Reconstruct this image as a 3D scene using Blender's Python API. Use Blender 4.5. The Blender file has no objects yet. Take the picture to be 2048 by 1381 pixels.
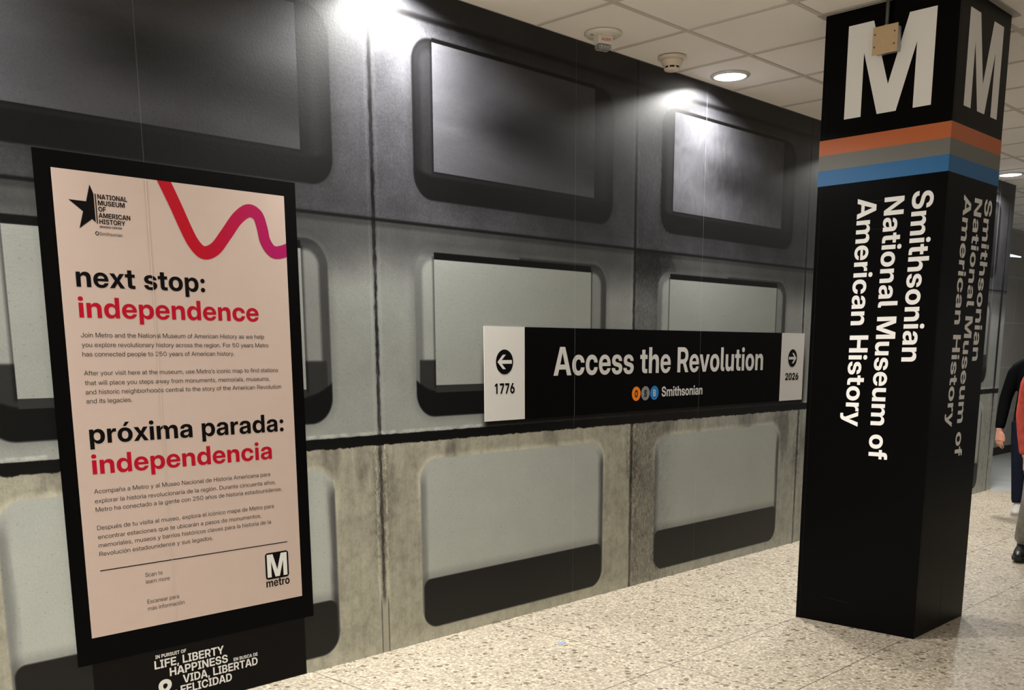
import bpy, bmesh, math, random
from mathutils import Vector, Matrix
from mathutils.geometry import tessellate_polygon
random.seed(7)
C = bpy.context.scene.collection
scn = bpy.context.scene

# ------------------------------------------------------------------ camera
CAM = Vector((0.0, -3.76318, 1.43305))
YAW, PITCH, ROLL, FOC, PPY = 0.798781, -0.193685, 0.0046418, 2013.124, 1103.97
_f = Vector((math.sin(YAW)*math.cos(PITCH), math.cos(YAW)*math.cos(PITCH), math.sin(PITCH)))
_r = Vector((math.cos(YAW), -math.sin(YAW), 0.0)); _d = -(_r.cross(_f))*-1
_u = _r.cross(_f); _d = -_u
cr, sr = math.cos(ROLL), math.sin(ROLL)
_r2 = _r*cr + _d*sr; _d2 = _d*cr - _r*sr
cd = bpy.data.cameras.new('camera'); cam = bpy.data.objects.new('camera', cd); C.objects.link(cam)
cam.matrix_world = Matrix(((_r2.x, -_d2.x, -_f.x, CAM.x), (_r2.y, -_d2.y, -_f.y, CAM.y), (_r2.z, -_d2.z, -_f.z, CAM.z), (0, 0, 0, 1)))
cd.sensor_fit = 'HORIZONTAL'; cd.sensor_width = 36.0; cd.lens = FOC/2048*36.0
cd.shift_y = -(690.5-PPY)/2048; cd.clip_start = 0.05; cd.clip_end = 200
scn.camera = cam

# ------------------------------------------------------------------ world, lights, exposure
ZC = 3.0699
wd = bpy.data.worlds.new('world'); scn.world = wd; wd.use_nodes = True
wd.node_tree.nodes['Background'].inputs[0].default_value = (1.0, 0.97, 0.93, 1)
_wt = wd.node_tree; _tc = _wt.nodes.new('ShaderNodeTexCoord'); _sx = _wt.nodes.new('ShaderNodeSeparateXYZ'); _mr = _wt.nodes.new('ShaderNodeMapRange')
_mr.interpolation_type = 'SMOOTHSTEP'                    # glow added towards -x, standing in for a lit hall
for _k, _v in (('From Min', -0.35), ('From Max', -0.98), ('To Min', 0.21), ('To Max', 1.7)): _mr.inputs[_k].default_value = _v
_wt.links.new(_tc.outputs['Generated'], _sx.inputs[0]); _wt.links.new(_sx.outputs[0], _mr.inputs['Value'])
_wt.links.new(_mr.outputs[0], _wt.nodes['Background'].inputs[1])
scn.view_settings.view_transform = 'Standard'; scn.view_settings.look = 'None'
scn.view_settings.exposure = 0.0; scn.view_settings.gamma = 1.0
scn.view_settings.use_curve_mapping = False
LAMP_ROWS = [(0.75,-0.19,76),(3.15,-0.19,76),(5.5675,-0.19,50),(7.99,-0.19,62),(10.40,-0.19,60),
             (0.75,-2.63,80),(3.15,-2.63,4),(-1.7,-2.63,84),(13.2,-0.6,40)]   # x, y, watts; this line's downlights are unseen, added to brighten the hall
LAMP_COL, LAMP_SPREAD = (1.0, 0.975, 0.93), 150

# ------------------------------------------------------------------ helpers
def lin(c):
    c = c/255.0
    return c/12.92 if c <= 0.04045 else ((c+0.055)/1.055)**2.4
def srgb(r, g, b): return (lin(r), lin(g), lin(b), 1.0)

def mat(name, col, rough=0.5, spec=0.5, metal=0.0, noise=0.0, nscale=30.0, bump=0.0, bscale=200.0, emit=None, estr=0.0, trans=0.0):
    m = bpy.data.materials.new(name); m.use_nodes = True
    nt = m.node_tree; b = nt.nodes['Principled BSDF']
    b.inputs['Base Color'].default_value = col
    b.inputs['Roughness'].default_value = rough
    b.inputs['Specular IOR Level'].default_value = spec
    b.inputs['Metallic'].default_value = metal
    if trans: b.inputs['Transmission Weight'].default_value = trans
    if emit:
        b.inputs['Emission Color'].default_value = emit; b.inputs['Emission Strength'].default_value = estr
    if noise or bump:
        tc = nt.nodes.new('ShaderNodeTexCoord')
    if noise:
        n = nt.nodes.new('ShaderNodeTexNoise'); n.inputs['Scale'].default_value = nscale; n.inputs['Detail'].default_value = 4
        nt.links.new(tc.outputs['Object'], n.inputs['Vector'])
        mr = nt.nodes.new('ShaderNodeMapRange'); mr.inputs['From Min'].default_value = 0.25; mr.inputs['From Max'].default_value = 0.75
        mr.inputs['To Min'].default_value = 1-noise; mr.inputs['To Max'].default_value = 1+noise
        nt.links.new(n.outputs[0], mr.inputs['Value'])
        vm = nt.nodes.new('ShaderNodeVectorMath'); vm.operation = 'SCALE'; vm.inputs[0].default_value = col[:3]
        nt.links.new(mr.outputs[0], vm.inputs['Scale']); nt.links.new(vm.outputs[0], b.inputs['Base Color'])
    if bump:
        n2 = nt.nodes.new('ShaderNodeTexNoise'); n2.inputs['Scale'].default_value = bscale; n2.inputs['Detail'].default_value = 3
        nt.links.new(tc.outputs['Object'], n2.inputs['Vector'])
        bp = nt.nodes.new('ShaderNodeBump'); bp.inputs['Strength'].default_value = bump; bp.inputs['Distance'].default_value = 0.002
        nt.links.new(n2.outputs[0], bp.inputs['Height']); nt.links.new(bp.outputs[0], b.inputs['Normal'])
    return m

class X:
    """a scalar in a shader tree; arithmetic on it adds Math nodes"""
    nt = None
    def __init__(s, v): s.v = v
    @staticmethod
    def op(o, *a, clamp=False):
        n = X.nt.nodes.new('ShaderNodeMath'); n.operation = o; n.use_clamp = clamp
        for i, q in enumerate(a):
            q = q.v if isinstance(q, X) else q
            if isinstance(q, (int, float)): n.inputs[i].default_value = q
            else: X.nt.links.new(q, n.inputs[i])
        return X(n.outputs[0])
    def __add__(s, o): return X.op('ADD', s, o)
    __radd__ = __add__
    def __sub__(s, o): return X.op('SUBTRACT', s, o)
    def __rsub__(s, o): return X.op('SUBTRACT', o, s)
    def __mul__(s, o): return X.op('MULTIPLY', s, o)
    __rmul__ = __mul__
    def __truediv__(s, o): return X.op('DIVIDE', s, o)
def gt(a, b): return X.op('GREATER_THAN', a, b)
def ab(a): return X.op('ABSOLUTE', a)
def mx(a, b): return X.op('MAXIMUM', a, b)
def mn(a, b): return X.op('MINIMUM', a, b)
def mix(a, b, m): return a + (b - a)*m if isinstance(a, X) or isinstance(b, X) else X.op('MULTIPLY_ADD', m, b-a, a)
def sstep(e0, e1, x):
    n = X.nt.nodes.new('ShaderNodeMapRange'); n.interpolation_type = 'SMOOTHSTEP'
    n.inputs['From Min'].default_value = e0; n.inputs['From Max'].default_value = e1
    X.nt.links.new(x.v, n.inputs['Value']); return X(n.outputs[0])
def inside(d, w=0.004): return sstep(w, -w, d) if False else 1 - sstep(-w, w, d)
def band(x, c, h, w=0.003): return 1 - sstep(h-w, h+w, ab(x - c))
def rbox(x, z, cx, cz, hx, hz, r):
    qx = ab(x - cx) - hx + r; qz = ab(z - cz) - hz + r
    ax, az = mx(qx, 0.0), mx(qz, 0.0)
    return X.op('SQRT', ax*ax + az*az) + mn(mx(qx, qz), 0.0) - r
def comb(x, y, z):
    n = X.nt.nodes.new('ShaderNodeCombineXYZ')
    for i, q in enumerate((x, y, z)):
        if isinstance(q, X): X.nt.links.new(q.v, n.inputs[i])
        else: n.inputs[i].default_value = q
    return n.outputs[0]
def noise(vec, scale, detail=3.0, rough=0.55, dist=0.0):
    n = X.nt.nodes.new('ShaderNodeTexNoise'); n.inputs['Scale'].default_value = scale
    n.inputs['Detail'].default_value = detail; n.inputs['Roughness'].default_value = rough; n.inputs['Distortion'].default_value = dist
    X.nt.links.new(vec, n.inputs['Vector']); return X(n.outputs[0])
def voro(vec, scale, feat='F1', rnd=1.0):
    n = X.nt.nodes.new('ShaderNodeTexVoronoi'); n.inputs['Scale'].default_value = scale; n.feature = feat
    n.inputs['Randomness'].default_value = rnd
    X.nt.links.new(vec, n.inputs['Vector']); return n
def tree(name):
    m = bpy.data.materials.new(name); m.use_nodes = True; X.nt = m.node_tree
    tc = X.nt.nodes.new('ShaderNodeTexCoord'); sp = X.nt.nodes.new('ShaderNodeSeparateXYZ')
    X.nt.links.new(tc.outputs['Object'], sp.inputs[0])
    return m, m.node_tree.nodes['Principled BSDF'], tc.outputs['Object'], X(sp.outputs[0]), X(sp.outputs[1]), X(sp.outputs[2])

def link(o, parent=None):
    C.objects.link(o)
    if parent: o.parent = parent
    return o
def root(name, loc, label, cat, rz=0.0, group=None):
    o = bpy.data.objects.new(name, None); o.location = loc; o.rotation_euler = (0, 0, rz); o.empty_display_size = 0.1
    o['label'] = label; o['category'] = cat
    if group: o['group'] = group
    return link(o)
def tag(o, label, cat, group=None, kind=None):
    o['label'] = label; o['category'] = cat
    if group: o['group'] = group
    if kind: o['kind'] = kind
    return o
def mesh(name, verts, faces, m, parent=None, off=None, smooth=False):
    """verts are world coordinates; off is taken away so they end up relative to the parent"""
    if off is None: off = parent.location if parent is not None and parent.parent is None else Vector((0, 0, 0))
    off = Vector(off)
    me = bpy.data.meshes.new(name); me.from_pydata([tuple(Vector(v)-off) for v in verts], [], faces)
    me.materials.append(m)
    if smooth: me.polygons.foreach_set('use_smooth', [True]*len(me.polygons))
    me.update()
    return link(bpy.data.objects.new(name, me), parent)
def from_bm(name, bm, m, parent=None, off=(0, 0, 0), smooth=False):
    bmesh.ops.recalc_face_normals(bm, faces=bm.faces[:])
    if any(off): bmesh.ops.translate(bm, verts=bm.verts[:], vec=-Vector(off))
    me = bpy.data.meshes.new(name); bm.to_mesh(me); bm.free(); me.materials.append(m)
    if smooth: me.polygons.foreach_set('use_smooth', [True]*len(me.polygons))
    return link(bpy.data.objects.new(name, me), parent)
def add_box(bm, x0, x1, y0, y1, z0, z1, bev=0.0, seg=2):
    g = bmesh.ops.create_cube(bm, size=1.0); vs = g['verts']
    for v in vs:
        v.co = Vector((x0+(v.co.x+.5)*(x1-x0), y0+(v.co.y+.5)*(y1-y0), z0+(v.co.z+.5)*(z1-z0)))
    if bev:
        es = list({e for v in vs for e in v.link_edges})
        bmesh.ops.bevel(bm, geom=es, offset=bev, segments=seg, affect='EDGES', profile=0.5)
def box(name, x0, x1, y0, y1, z0, z1, m, parent=None, bev=0.0, off=None):
    bm = bmesh.new(); add_box(bm, x0, x1, y0, y1, z0, z1, bev)
    if off is None: off = parent.location if parent is not None and parent.parent is None else (0, 0, 0)
    return from_bm(name, bm, m, parent, off)
def add_lathe(bm, prof, c, seg=48, cap0=True, cap1=True):
    """prof: (radius, z) pairs"""
    rings = []
    for r, z in prof:
        rings.append([bm.verts.new((c[0]+r*math.cos(2*math.pi*k/seg), c[1]+r*math.sin(2*math.pi*k/seg), c[2]+z)) for k in range(seg)])
    for a, b in zip(rings, rings[1:]):
        for k in range(seg): bm.faces.new((a[k], a[(k+1) % seg], b[(k+1) % seg], b[k]))
    if cap0: bm.faces.new(rings[0])
    if cap1: bm.faces.new(rings[-1])
def add_tube(bm, pts, rad, seg=12, caps=True, squash=None):
    """rad: one radius, or one per point; rings follow the path"""
    pts = [Vector(p) for p in pts]; n = len(pts); rings = []
    rr = rad if isinstance(rad, (list, tuple)) else [rad]*n
    prev = None
    for i, p in enumerate(pts):
        t = (pts[min(i+1, n-1)]-pts[max(i-1, 0)]).normalized()
        if prev is None:
            ref = Vector((1, 0, 0)) if abs(t.x) < 0.8 else Vector((0, 1, 0))
            a = (ref - t*ref.dot(t)).normalized()
        else: a = (prev - t*prev.dot(t)).normalized()
        prev = a; b = t.cross(a)
        ra = rr[i] if isinstance(rr[i], (tuple, list)) else (rr[i], rr[i])
        rings.append([bm.verts.new(p + a*ra[0]*math.cos(2*math.pi*k/seg) + b*ra[1]*math.sin(2*math.pi*k/seg)) for k in range(seg)])
    for a, b in zip(rings, rings[1:]):
        for k in range(seg): bm.faces.new((a[k], a[(k+1) % seg], b[(k+1) % seg], b[k]))
    if caps: bm.faces.new(rings[0][::-1]); bm.faces.new(rings[-1])
def add_ball(bm, c, r, sub=2):
    g = bmesh.ops.create_icosphere(bm, subdivisions=sub, radius=1.0)
    for v in g['verts']: v.co = Vector((c[0]+v.co.x*r[0], c[1]+v.co.y*r[1], c[2]+v.co.z*r[2]))
def poly(name, pts, to3, m, parent, holes=()):
    """flat polygon given in 2D, holes cut out"""
    loops = [[Vector((p[0], p[1], 0)) for p in pts]] + [[Vector((p[0], p[1], 0)) for p in h] for h in holes]
    vs = [v for l in loops for v in l]
    return mesh(name, [to3(v.x, v.y) for v in vs], [tuple(f) for f in tessellate_polygon(loops)], m, parent)
def disc(cx, cy, r, n=48): return [(cx+r*math.cos(2*math.pi*k/n), cy+r*math.sin(2*math.pi*k/n)) for k in range(n)]
def rrect(x0, x1, y0, y1, r, n=8):
    out = []
    for cx, cy, a0 in ((x1-r, y1-r, 0), (x0+r, y1-r, 90), (x0+r, y0+r, 180), (x1-r, y0+r, 270)):
        for k in range(n+1):
            a = math.radians(a0+90*k/n); out.append((cx+r*math.cos(a), cy+r*math.sin(a)))
    return out

# ------------------------------------------------------------------ letterforms (bold and regular grotesque outlines)
GLYPH = {
    'B': {
        32: [550, ],
        38: [1334, [556,-22,1,403,-22,0,179,88,0,56,277,0,56,396,1,56,476,0,116,605,0,239,723,0,335,789,1,632,985,1,668,1009,0,712,1062,0,732,1114,0,732,1138,1,732,1187,0,658,1260,0,593,1260,1,552,1260,0,488,1226,0,451,1164,0,451,1122,1,451,1080,0,493,992,0,579,885,0,644,810,1,1350,0,1,1026,0,1,438,656,1,365,740,0,252,889,0,186,1041,0,186,1127,1,186,1236,0,288,1409,0,471,1509,0,593,1509,1,711,1509,0,884,1415,0,980,1256,0,980,1157,1,980,1091,0,935,970,0,847,862,0,782,814,1,478,594,1,421,553,0,357,469,0,357,412,1,357,359,0,414,275,0,512,226,0,573,226,1,653,226,0,806,303,0,930,441,0,1004,622,0,1004,726,1,1261,726,1,1261,611,0,1212,399,0,1109,222,0,1027,158,1,948,109,1,868,44,0,660,-22,0]],
        44: [550, [76,-315,1,148,246,1,443,246,1,291,-315,1]],
        58: [550, [277,-18,1,205,-18,0,102,84,0,102,157,1,102,229,0,205,331,0,277,331,1,350,331,0,452,229,0,452,157,1,452,84,0,350,-18,0], [277,672,1,205,672,0,102,774,0,102,846,1,102,919,0,205,1021,0,277,1021,1,350,1021,0,452,919,0,452,846,1,452,774,0,350,672,0]],
        65: [1474, [8,0,1,528,1490,1,946,1490,1,1466,0,1,1109,0,1,883,706,1,838,854,0,746,1166,0,694,1359,1,782,1359,1,728,1166,0,635,854,0,589,706,1,356,0,1], [345,314,1,345,570,1,1129,570,1,1129,314,1]],
        66: [1321, [107,0,1,107,1490,1,710,1490,1,872,1490,0,1097,1394,0,1214,1223,0,1214,1108,1,1214,1023,0,1148,889,0,1027,800,0,944,780,1,944,778,1,1036,770,0,1183,681,0,1268,526,0,1268,420,1,1268,296,0,1148,107,0,916,0,0,747,0,1], [422,251,1,700,251,1,813,251,0,940,350,0,940,440,1,940,500,0,883,587,0,778,635,0,704,635,1,422,635,1], [422,874,1,685,874,1,749,874,0,843,919,0,893,1001,0,893,1057,1,893,1140,0,782,1239,0,685,1239,1,422,1239,1]],
        67: [1488, [770,-24,1,566,-24,0,244,162,0,60,506,0,60,744,1,60,984,0,244,1329,0,566,1514,0,770,1514,1,903,1514,0,1129,1436,0,1302,1290,0,1413,1086,0,1431,960,1,1106,960,1,1093,1024,0,1035,1125,0,949,1195,0,840,1231,0,775,1231,1,651,1231,0,477,1112,0,384,894,0,384,744,1,384,595,0,476,378,0,651,259,0,775,259,1,840,259,0,948,295,0,1034,365,0,1093,464,0,1106,528,1,1431,528,1,1413,402,0,1302,199,0,1128,54,0,903,-24,0]],
        68: [1438, [640,0,1,252,0,1,252,270,1,624,270,1,770,270,0,961,379,0,1054,592,0,1054,746,1,1054,900,0,961,1111,0,770,1220,0,624,1220,1,246,1220,1,246,1490,1,645,1490,1,870,1490,0,1199,1308,0,1378,974,0,1378,746,1,1378,517,0,1200,182,0,870,0,0], [429,1490,1,429,0,1,107,0,1,107,1490,1]],
        69: [1251, [107,0,1,107,1490,1,1187,1490,1,1187,1215,1,429,1215,1,429,886,1,1130,886,1,1130,618,1,429,618,1,429,275,1,1187,275,1,1187,0,1]],
        70: [1197, [107,0,1,107,1490,1,1153,1490,1,1153,1215,1,429,1215,1,429,862,1,1105,862,1,1105,595,1,429,595,1,429,0,1]],
        71: [1508, [772,-24,1,559,-24,0,239,168,0,60,513,0,60,744,1,60,984,0,245,1329,0,566,1514,0,767,1514,1,896,1514,0,1123,1439,0,1300,1299,0,1412,1107,0,1426,989,1,1099,989,1,1087,1044,0,1033,1133,0,950,1197,0,842,1231,0,777,1231,1,654,1231,0,478,1113,0,384,895,0,384,744,1,384,594,0,479,377,0,657,259,0,781,259,1,883,259,0,1036,335,0,1121,471,0,1121,561,1,1196,555,1,803,555,1,803,797,1,1436,797,1,1436,604,1,1436,418,0,1266,135,0,967,-24,0]],
        72: [1473, [107,0,1,107,1490,1,429,1490,1,429,897,1,1044,897,1,1044,1490,1,1366,1490,1,1366,0,1,1044,0,1,1044,622,1,429,622,1,429,0,1]],
        73: [814, [62,0,1,62,260,1,246,260,1,246,1230,1,62,1230,1,62,1490,1,752,1490,1,752,1230,1,568,1230,1,568,260,1,752,260,1,752,0,1]],
        76: [1145, [107,0,1,107,1490,1,429,1490,1,429,275,1,1101,275,1,1101,0,1]],
        77: [1839, [107,0,1,107,1490,1,578,1490,1,810,826,1,825,777,0,867,635,0,912,481,0,950,340,0,962,293,1,881,293,1,893,340,0,931,481,0,975,635,0,1016,777,0,1031,826,1,1259,1490,1,1732,1490,1,1732,0,1,1416,0,1,1416,691,1,1416,741,0,1419,882,0,1424,1044,0,1428,1209,0,1429,1283,1,1467,1283,1,1444,1204,0,1395,1034,0,1349,873,0,1308,738,0,1293,691,1,1050,0,1,790,0,1,545,691,1,530,738,0,487,873,0,440,1034,0,389,1204,0,365,1283,1,410,1283,1,411,1209,0,415,1044,0,420,882,0,423,741,0,423,691,1,423,0,1]],
        78: [1489, [107,0,1,107,1490,1,444,1490,1,908,751,1,930,716,0,998,596,0,1075,459,0,1109,396,1,1072,312,1,1068,382,0,1063,563,0,1060,730,0,1060,778,1,1060,1490,1,1382,1490,1,1382,0,1,1044,0,1,622,671,1,595,715,0,512,855,0,411,1034,0,357,1133,1,414,1166,1,421,1057,0,427,863,0,429,714,0,429,672,1,429,0,1]],
        79: [1530, [765,-24,1,565,-24,0,245,162,0,60,507,0,60,744,1,60,983,0,245,1329,0,565,1514,0,765,1514,1,966,1514,0,1285,1329,0,1470,983,0,1470,744,1,1470,506,0,1285,161,0,966,-24,0], [765,259,1,878,259,0,1050,373,0,1146,590,0,1146,744,1,1146,899,0,1050,1117,0,878,1231,0,765,1231,1,653,1231,0,481,1117,0,384,899,0,384,744,1,384,590,0,481,373,0,653,259,0]],
        80: [1297, [107,0,1,107,1490,1,701,1490,1,870,1490,0,1117,1370,0,1250,1149,0,1250,997,1,1250,846,0,1115,625,0,867,504,0,697,504,1,287,504,1,287,773,1,680,773,1,759,773,0,873,828,0,936,929,0,936,997,1,936,1067,0,873,1166,0,759,1221,0,680,1221,1,429,1221,1,429,0,1]],
        82: [1336, [107,0,1,107,1490,1,708,1490,1,877,1490,0,1124,1370,0,1258,1149,0,1258,997,1,1258,849,0,1117,631,0,862,514,0,689,514,1,301,514,1,301,771,1,688,771,1,767,771,0,881,827,0,943,929,0,943,997,1,943,1067,0,881,1167,0,767,1223,0,687,1223,1,429,1223,1,429,0,1], [949,0,1,611,674,1,947,674,1,1293,0,1]],
        83: [1345, [678,-24,1,486,-24,0,214,97,0,70,327,0,70,490,1,379,490,1,381,411,0,454,298,0,589,238,0,681,238,1,765,238,0,888,284,0,957,366,0,957,422,1,957,468,0,902,537,0,786,589,0,692,609,1,537,642,1,316,689,0,98,898,0,98,1058,1,98,1195,0,242,1400,0,499,1514,0,669,1514,1,843,1514,0,1095,1398,0,1235,1182,0,1240,1031,1,940,1031,1,932,1134,0,788,1251,0,672,1251,1,599,1251,0,485,1206,0,420,1126,0,420,1074,1,420,1029,0,472,964,0,584,916,0,673,897,1,813,867,1,933,841,0,1108,767,0,1221,663,0,1275,528,0,1275,444,1,1275,298,0,1132,89,0,864,-24,0]],
        84: [1306, [44,1215,1,44,1490,1,1262,1490,1,1262,1215,1,814,1215,1,814,0,1,493,0,1,493,1215,1]],
        85: [1442, [721,-24,1,534,-24,0,257,113,0,104,359,0,104,520,1,104,1490,1,418,1490,1,418,546,1,418,461,0,494,329,0,630,253,0,722,253,1,813,253,0,949,329,0,1024,461,0,1024,546,1,1024,1490,1,1338,1490,1,1338,521,1,1338,358,0,1186,113,0,908,-24,0]],
        86: [1457, [528,0,1,8,1490,1,359,1490,1,591,784,1,635,642,0,730,318,0,785,131,1,691,131,1,744,318,0,835,642,0,878,784,1,1102,1490,1,1449,1490,1,941,0,1]],
        89: [1424, [560,0,1,560,550,1,8,1490,1,377,1490,1,625,1046,1,658,986,0,721,866,0,753,806,1,686,806,1,716,866,0,777,986,0,810,1046,1,1049,1490,1,1416,1490,1,873,550,1,873,0,1]],
        97: [1140, [425,-18,1,320,-18,0,156,52,0,62,192,0,62,297,1,62,387,0,128,506,0,242,579,0,391,618,0,474,625,1,570,634,0,684,653,0,734,687,0,734,720,1,734,727,1,734,764,0,694,820,0,620,852,0,568,852,1,515,852,0,436,819,0,390,759,0,386,720,1,97,720,1,105,830,0,221,991,0,430,1078,0,578,1078,1,688,1078,0,859,1029,0,978,935,0,1038,800,0,1038,715,1,1038,0,1,737,0,1,737,149,1,733,149,1,705,96,0,621,21,0,504,-18,0], [513,192,1,580,192,0,681,242,0,736,329,0,736,384,1,736,488,1,723,481,0,682,469,0,628,457,0,565,446,0,530,441,1,481,433,0,402,401,0,356,347,0,356,307,1,356,271,0,395,220,0,466,192,0]],
        99: [1145, [591,-24,1,431,-24,0,190,115,0,56,364,0,56,527,1,56,691,0,190,940,0,431,1080,0,591,1080,1,696,1080,0,875,1018,0,1007,904,0,1086,749,0,1093,656,1,795,656,1,789,695,0,758,760,0,707,807,0,638,832,0,596,832,1,524,832,0,422,758,0,368,621,0,368,527,1,368,434,0,422,298,0,524,224,0,596,224,1,638,224,0,706,249,0,756,296,0,787,362,0,794,403,1,1093,403,1,1088,310,0,1011,154,0,878,39,0,698,-24,0]],
        100: [1231, [513,-22,1,376,-22,0,170,115,0,56,364,0,56,529,1,56,692,0,172,939,0,377,1078,0,511,1078,1,580,1078,0,695,1042,0,786,968,0,820,911,1,821,911,1,821,1490,1,1129,1490,1,1129,0,1,825,0,1,825,162,1,824,162,1,794,101,0,702,18,0,583,-22,0], [595,227,1,667,227,0,775,302,0,835,438,0,835,529,1,835,621,0,775,756,0,667,830,0,595,830,1,526,830,0,424,759,0,368,625,0,368,529,1,368,434,0,424,299,0,526,227,0]],
        101: [1156, [589,-24,1,429,-24,0,189,117,0,56,367,0,56,527,1,56,689,0,190,938,0,426,1080,0,579,1080,1,697,1080,0,889,1001,0,1028,854,0,1103,654,0,1103,534,1,1103,451,1,163,451,1,163,644,1,956,644,1,816,600,1,816,677,0,760,788,0,658,848,0,586,848,1,515,848,0,412,788,0,356,677,0,356,600,1,356,465,1,356,386,0,413,269,0,522,204,0,599,204,1,654,204,0,741,236,0,800,295,0,813,333,1,1094,333,1,1074,228,0,933,67,0,718,-24,0]],
        102: [774, [734,1056,1,734,815,1,18,815,1,18,1056,1], [210,0,1,210,1188,1,210,1289,0,287,1423,0,443,1490,0,560,1490,1,614,1490,0,714,1490,0,734,1490,1,734,1249,1,721,1249,0,655,1249,0,632,1249,1,570,1249,0,518,1197,0,518,1135,1,518,0,1]],
        104: [1208, [410,583,1,410,0,1,102,0,1,102,1490,1,410,1490,1,410,779,1,355,779,1,405,919,0,591,1078,0,737,1078,1,850,1078,0,1016,981,0,1106,795,0,1106,662,1,1106,0,1,798,0,1,798,603,1,798,706,0,700,813,0,609,813,1,550,813,0,460,764,0,410,663,0]],
        105: [512, [102,0,1,102,1056,1,410,1056,1,410,0,1], [255,1180,1,180,1180,0,81,1273,0,81,1342,1,81,1412,0,180,1504,0,255,1504,1,331,1504,0,430,1412,0,430,1342,1,430,1272,0,331,1180,0]],
        108: [568, [451,0,1,267,0,0,102,135,0,102,291,1,102,1490,1,410,1490,1,410,321,1,410,274,0,450,235,0,498,235,1,507,235,0,531,235,0,540,235,1,540,0,1,518,0,0,473,0,0]],
        109: [1820, [102,0,1,102,1056,1,399,1056,1,399,816,1,381,816,1,409,905,0,510,1021,0,645,1078,0,720,1078,1,840,1078,0,1019,939,0,1038,816,1,1007,816,1,1026,898,0,1129,1016,0,1277,1078,0,1363,1078,1,1465,1078,0,1626,990,0,1718,821,0,1718,700,1,1718,0,1,1410,0,1,1410,640,1,1410,732,0,1311,825,0,1237,825,1,1182,825,0,1102,777,0,1058,690,0,1058,632,1,1058,0,1,762,0,1,762,648,1,762,729,0,667,825,0,591,825,1,541,825,0,459,778,0,410,687,0,410,621,1,410,0,1]],
        110: [1208, [410,583,1,410,0,1,102,0,1,102,1056,1,405,1056,1,405,779,1,355,779,1,405,919,0,591,1078,0,737,1078,1,850,1078,0,1016,981,0,1106,795,0,1106,662,1,1106,0,1,798,0,1,798,603,1,798,706,0,700,813,0,609,813,1,550,813,0,460,764,0,410,663,0]],
        111: [1196, [598,-24,1,437,-24,0,193,113,0,56,361,0,56,527,1,56,693,0,193,942,0,437,1080,0,598,1080,1,760,1080,0,1003,942,0,1140,693,0,1140,527,1,1140,361,0,1003,113,0,760,-24,0], [598,225,1,667,225,0,770,296,0,828,432,0,828,527,1,828,624,0,770,759,0,667,831,0,598,831,1,530,831,0,426,759,0,368,624,0,368,527,1,368,432,0,426,296,0,530,225,0]],
        112: [1231, [102,-418,1,102,1056,1,406,1056,1,406,914,1,410,914,1,442,969,0,535,1042,0,652,1078,0,720,1078,1,855,1078,0,1060,939,0,1175,692,0,1175,529,1,1175,364,0,1061,115,0,857,-22,0,718,-22,1,649,-22,0,533,18,0,443,98,0,413,158,1,410,158,1,410,-418,1], [636,227,1,706,227,0,808,299,0,864,434,0,864,529,1,864,625,0,808,759,0,706,830,0,636,830,1,565,830,0,456,756,0,396,621,0,396,529,1,396,438,0,456,302,0,565,227,0]],
        114: [775, [102,0,1,102,1056,1,400,1056,1,400,874,1,402,874,1,431,971,0,555,1062,0,660,1062,1,687,1062,0,730,1061,0,749,1060,1,749,800,1,732,801,0,657,805,0,620,805,1,559,805,0,464,750,0,410,642,0,410,564,1,410,0,1]],
        115: [1075, [548,-26,1,409,-26,0,192,60,0,61,221,0,52,333,1,356,333,1,363,268,0,460,192,0,543,192,1,622,192,0,712,251,0,712,298,1,712,337,0,642,387,0,578,399,1,391,434,1,237,464,0,76,620,0,76,743,1,76,844,0,186,995,0,390,1078,0,530,1078,1,670,1078,0,878,990,0,995,830,0,998,719,1,713,719,1,712,780,0,616,861,0,540,861,1,466,861,0,383,800,0,383,756,1,383,717,0,449,667,0,507,655,1,711,616,1,872,585,0,1024,444,0,1024,327,1,1024,221,0,904,62,0,689,-26,0]],
        116: [768, [724,1056,1,724,815,1,18,815,1,18,1056,1], [200,1344,1,508,1344,1,508,334,1,508,281,0,551,241,0,610,241,1,635,241,0,706,241,0,724,241,1,724,0,1,698,0,0,598,0,0,547,0,1,368,0,0,200,138,0,200,285,1]],
        117: [1208, [471,-22,1,358,-22,0,192,75,0,102,262,0,102,394,1,102,1056,1,410,1056,1,410,453,1,410,351,0,509,243,0,598,243,1,657,243,0,747,292,0,798,394,0,798,473,1,798,1056,1,1106,1056,1,1106,0,1,802,0,1,802,277,1,853,277,1,802,137,0,617,-22,0]],
        118: [1144, [400,0,1,10,1056,1,333,1056,1,501,544,1,532,449,0,587,258,0,613,163,1,540,163,1,567,258,0,620,449,0,649,544,1,815,1056,1,1134,1056,1,744,0,1]],
        120: [1106, [10,0,1,434,607,1,428,477,1,36,1056,1,372,1056,1,459,915,1,499,847,0,570,721,0,606,658,1,510,658,1,547,721,0,619,847,0,660,915,1,749,1056,1,1080,1056,1,678,477,1,684,607,1,1097,0,1,760,0,1,661,154,1,622,220,0,551,341,0,515,403,1,596,403,1,559,341,0,488,220,0,447,154,1,346,0,1]],
        121: [1144, [130,-418,1,130,-176,1,267,-176,1,303,-176,0,347,-154,0,377,-106,0,390,-66,1,416,4,1,10,1056,1,333,1056,1,504,544,1,535,449,0,590,258,0,617,163,1,530,163,1,556,258,0,611,450,0,642,544,1,815,1056,1,1134,1056,1,672,-159,1,638,-249,0,545,-364,0,418,-418,0,335,-418,1,285,-418,0,180,-418,0]],
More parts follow.
